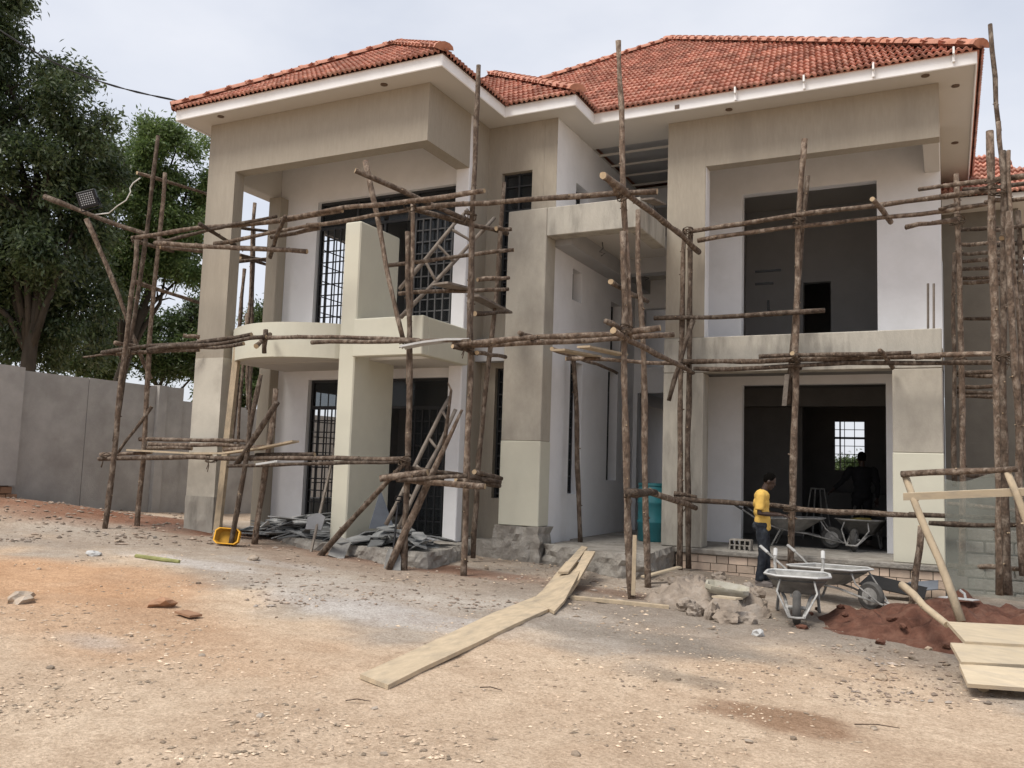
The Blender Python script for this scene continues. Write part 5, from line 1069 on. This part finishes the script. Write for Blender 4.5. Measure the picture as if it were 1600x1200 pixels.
# ------------------------------------------------------------------ people
def figure(loc, heading, h, label, pose, mats):
    """upright figure facing local +x; body is one remeshed surface, clothing and hair are children"""
    P_ = empty('person', loc, label, 'person'); P_.rotation_euler = (0, 0, heading); s_ = h/1.70; P_.scale = (s_,)*3
    def obj(nm, q, m_, vox, sm=6):
        o = q.build(nm, m_, loc=(0, 0, 0)); o.parent = P_
        r = o.modifiers.new('remesh', 'REMESH'); r.mode = 'VOXEL'; r.voxel_size = vox; r.use_smooth_shade = True
        k = o.modifiers.new('smooth', 'SMOOTH'); k.factor = .5; k.iterations = sm; return o
    hd = Vector(pose['head']); nk = Vector(pose['neck']); tl = pose['headtilt']; rot = Matrix.Rotation(tl, 3, 'Y')
    body = MB()
    body.ell(hd+rot @ Vector((-.005, 0, .03)), (.093, .074, .10), rot, 16, 12); body.ell(hd+rot @ Vector((.022, 0, -.045)), (.066, .056, .072), rot)
    body.ell(hd+rot @ Vector((.093, 0, -.01)), (.017, .014, .024), rot); body.ell(hd+rot @ Vector((.081, 0, -.055)), (.018, .026, .016), rot); body.ell(hd+rot @ Vector((.06, 0, -.098)), (.028, .027, .02), rot)
    for k in (-1, 1): body.ell(hd+rot @ Vector((-.005, k*.077, -.008)), (.02, .012, .032), rot); body.ell(hd+rot @ Vector((.076, k*.03, .022)), (.016, .02, .01), rot)
    body.tube([nk+Vector((-.01, 0, -.06)), nk, hd+rot @ Vector((-.015, 0, -.05))], [.062, .055, .05], 12)
    sp = pose['spine']
    for a, r in sp: body.ell(a, (r[0]*.86, r[1]*.86, r[2]*.9))
    for side in ('R', 'L'):
        sh, el, wr = [Vector(v) for v in pose['arm'+side]]
        body.tube([sh, sh.lerp(el, .5), el, el.lerp(wr, .4), wr], [.048, .044, .037, .038, .026], 10); body.ell(sh, (.046,)*3)
        d = (wr-el).normalized(); lat = d.cross(Vector((0, 0, 1))); lat = lat.normalized() if lat.length > .1 else Vector((0, 1, 0)); nn = lat.cross(d)
        palm = wr+d*.05; R3 = Matrix((d, lat, nn)).transposed(); body.ell(palm, (.052, .038, .018), R3)
        cl = pose.get('curl', .5)
        for f, (o_, ln) in enumerate(((-.028, .062), (-.010, .075), (.010, .07), (.027, .055))):
            b0 = palm+d*.035+lat*o_; b1 = b0+d*ln*.5-nn*ln*.25*cl; b2 = b1+d*ln*.3-nn*ln*.5*cl; body.tube([b0, b1, b2], [.0095, .009, .008], 6)
        b0 = wr+d*.03+lat*(-.03 if side == 'R' else .03); sg = -1 if side == 'R' else 1; body.tube([b0, b0+d*.03+lat*sg*.025-nn*.01, b0+d*.055+lat*sg*.03-nn*.02], [.012, .011, .009], 6)
    for side in ('R', 'L'):
        hp_, kn, an = [Vector(v) for v in pose['leg'+side]]; body.tube([hp_, hp_.lerp(kn, .5), kn, kn.lerp(an, .35), an], [.078, .068, .05, .05, .034], 10)
        body.ell(an+Vector((.07, 0, -.05)), (.11, .036, .032))
    obj('body', body, mats['skin'], .0085)
    hair = MB(); hair.ell(hd+rot @ Vector((-.016, 0, .042)), (.094, .081, .102), rot, 16, 12); obj('hair', hair, hairm, .01)
    sh_ = MB()
    for a, r in sp: sh_.ell(a, r, None, 16, 10)
    for side in ('R', 'L'):
        a, b, c = [Vector(v) for v in pose['arm'+side]]; e = a.lerp(b, pose.get('sleeve', .72)); sh_.ell(a+Vector((0, 0, .005)), (.078,)*3); sh_.tube([a+Vector((0, 0, .01)), a.lerp(e, .5), e], [.078, .072, .07], 12)
        if pose.get('long'): sh_.tube([b.lerp(a, .4), b, b.lerp(c, .85)], [.056, .05, .04], 12)
        sh_.tube([Vector(a), nk+Vector((-.01, 0, -.05))], [.06, .058], 10)
    for zz in np.linspace(0, 1, 5): a, r = sp[-1]; sh_.ell(Vector(a)+Vector((0, 0, -.02-zz*.11)), (r[0]*(1.0+.04*zz), r[1]*(1.0+.03*zz), .06), None, 16, 8)
    o = obj('shirt', sh_, mats['top'], .011, 4)
    dm = bpy.data.textures.new('folds', 'CLOUDS'); dm.noise_scale = .10; dd = o.modifiers.new('folds', 'DISPLACE'); dd.texture = dm; dd.strength = .016; dd.mid_level = .5
    pa = MB()
    for side in ('R', 'L'):
        hp_, kn, an = [Vector(v) for v in pose['leg'+side]]; pa.tube([hp_+Vector((0, 0, .06)), hp_.lerp(kn, .5), kn, kn.lerp(an, .5), an+Vector((.0, 0, -.01))], [.098, .086, .068, .064, .062], 12)
    pl = Vector(pose['pelvis']); pa.ell(pl, (.115, .155, .12)); pa.ell(pl+Vector((-.035, 0, -.03)), (.105, .145, .10))
    o = obj('trousers', pa, mats['bottom'], .011, 4); dd = o.modifiers.new('folds', 'DISPLACE'); dd.texture = dm; dd.strength = .03; dd.mid_level = .5
    for side in ('R', 'L'):
        an = Vector(pose['leg'+side][2]); q = MB(); q.ell(an+Vector((.075, 0, -.045)), (.135, .05, .042)); q.ell(an+Vector((-.005, 0, -.025)), (.06, .046, .055)); q.box(an.x-.065, an.x+.205, an.y-.044, an.y+.044, an.z-.09, an.z-.065)
        obj('shoe', q, mats['shoe'], .009)
    return P_
m1_ = G(1192, 916)
figure((m1_.x-.03, m1_.y+.05, m1_.z+.0), .10, 1.68, 'worker in a yellow T-shirt and dark jeans bending his head beside the terrace',
       dict(head=(.11, 0, 1.585), neck=(.035, 0, 1.455), headtilt=.42, curl=.8,
            spine=[((.0, 0, 1.36), (.115, .195, .11)), ((-.01, 0, 1.25), (.125, .18, .13)), ((-.005, 0, 1.12), (.12, .165, .13)), ((.01, 0, 1.0), (.122, .165, .12))],
            armR=((-.0, -.20, 1.37), (-.02, -.235, 1.10), (.24, -.16, 1.09)), armL=((.01, .20, 1.37), (.03, .235, 1.10), (.28, .12, 1.08)), sleeve=.8,
            pelvis=(.0, 0, .93), legR=((.0, -.085, .90), (.03, -.095, .48), (-.03, -.10, .09)), legL=((.0, .085, .90), (.06, .10, .49), (.06, .11, .09))),
       dict(skin=skin, top=shirtm, bottom=jeans, shoe=shoem))
figure((-1.46, 18.0, .5), PI*.5+.35, 1.74, 'worker in dark clothes silhouetted in front of the barred window indoors',
       dict(head=(.03, 0, 1.59), neck=(.005, 0, 1.45), headtilt=.1, curl=.5, long=True,
            spine=[((.0, 0, 1.35), (.12, .205, .11)), ((0, 0, 1.24), (.125, .185, .13)), ((0, 0, 1.12), (.12, .17, .13)), ((0, 0, 1.0), (.12, .165, .12))],
            armL=((0, .21, 1.37), (.04, .36, 1.15), (.12, .50, 1.0)), armR=((0, -.21, 1.37), (-.03, -.27, 1.08), (.05, -.28, .84)),
            pelvis=(0, 0, .93), legR=((0, -.09, .90), (.03, -.10, .48), (-.02, -.11, .09)), legL=((0, .09, .90), (.04, .11, .48), (.02, .12, .09))),
       dict(skin=skin, top=darkcloth, bottom=darkcloth, shoe=shoem))
# metal trestle standing in the room
tr = empty('trestle', (-2.35, 18.6, .5), 'thin metal trestle standing inside the dark ground floor room', 'trestle')
for dx in (-.28, -.1, .1, .28):
    q = MB(); q.tube([(-2.35+dx*1.0, 18.6, .5), (-2.35+dx*.45, 18.6, 1.52)], .014, 6); q.build('leg', pipe, tr)
q = MB(); q.tube([(-2.49, 18.6, 1.52), (-2.21, 18.6, 1.52)], .016, 6); q.build('top_rail', pipe, tr)
# ceiling wires of the porch
for px, py, Y in ((941, 380, 14.5), (1010, 420, 16.8)):
    p = onZ(px, py, 5.9); q = MB(); q.tube([(p.x, p.y, 5.919), (p.x+.02, p.y, 5.8), (p.x-.05, p.y, 5.74), (p.x+.06, p.y, 5.70), (p.x-.02, p.y, 5.66)], .008, 5); q.build('ceiling_wire', blackp, H)
# starter bars on the balcony edge
for px in (1450, 1459):
    a = onY(px, 514, 14.7); q = MB(); q.tube([a-Vector((0, 0, .05)), onY(px, 443, 14.7)], .018, 6); q.build('starter_bar', greybd, H)
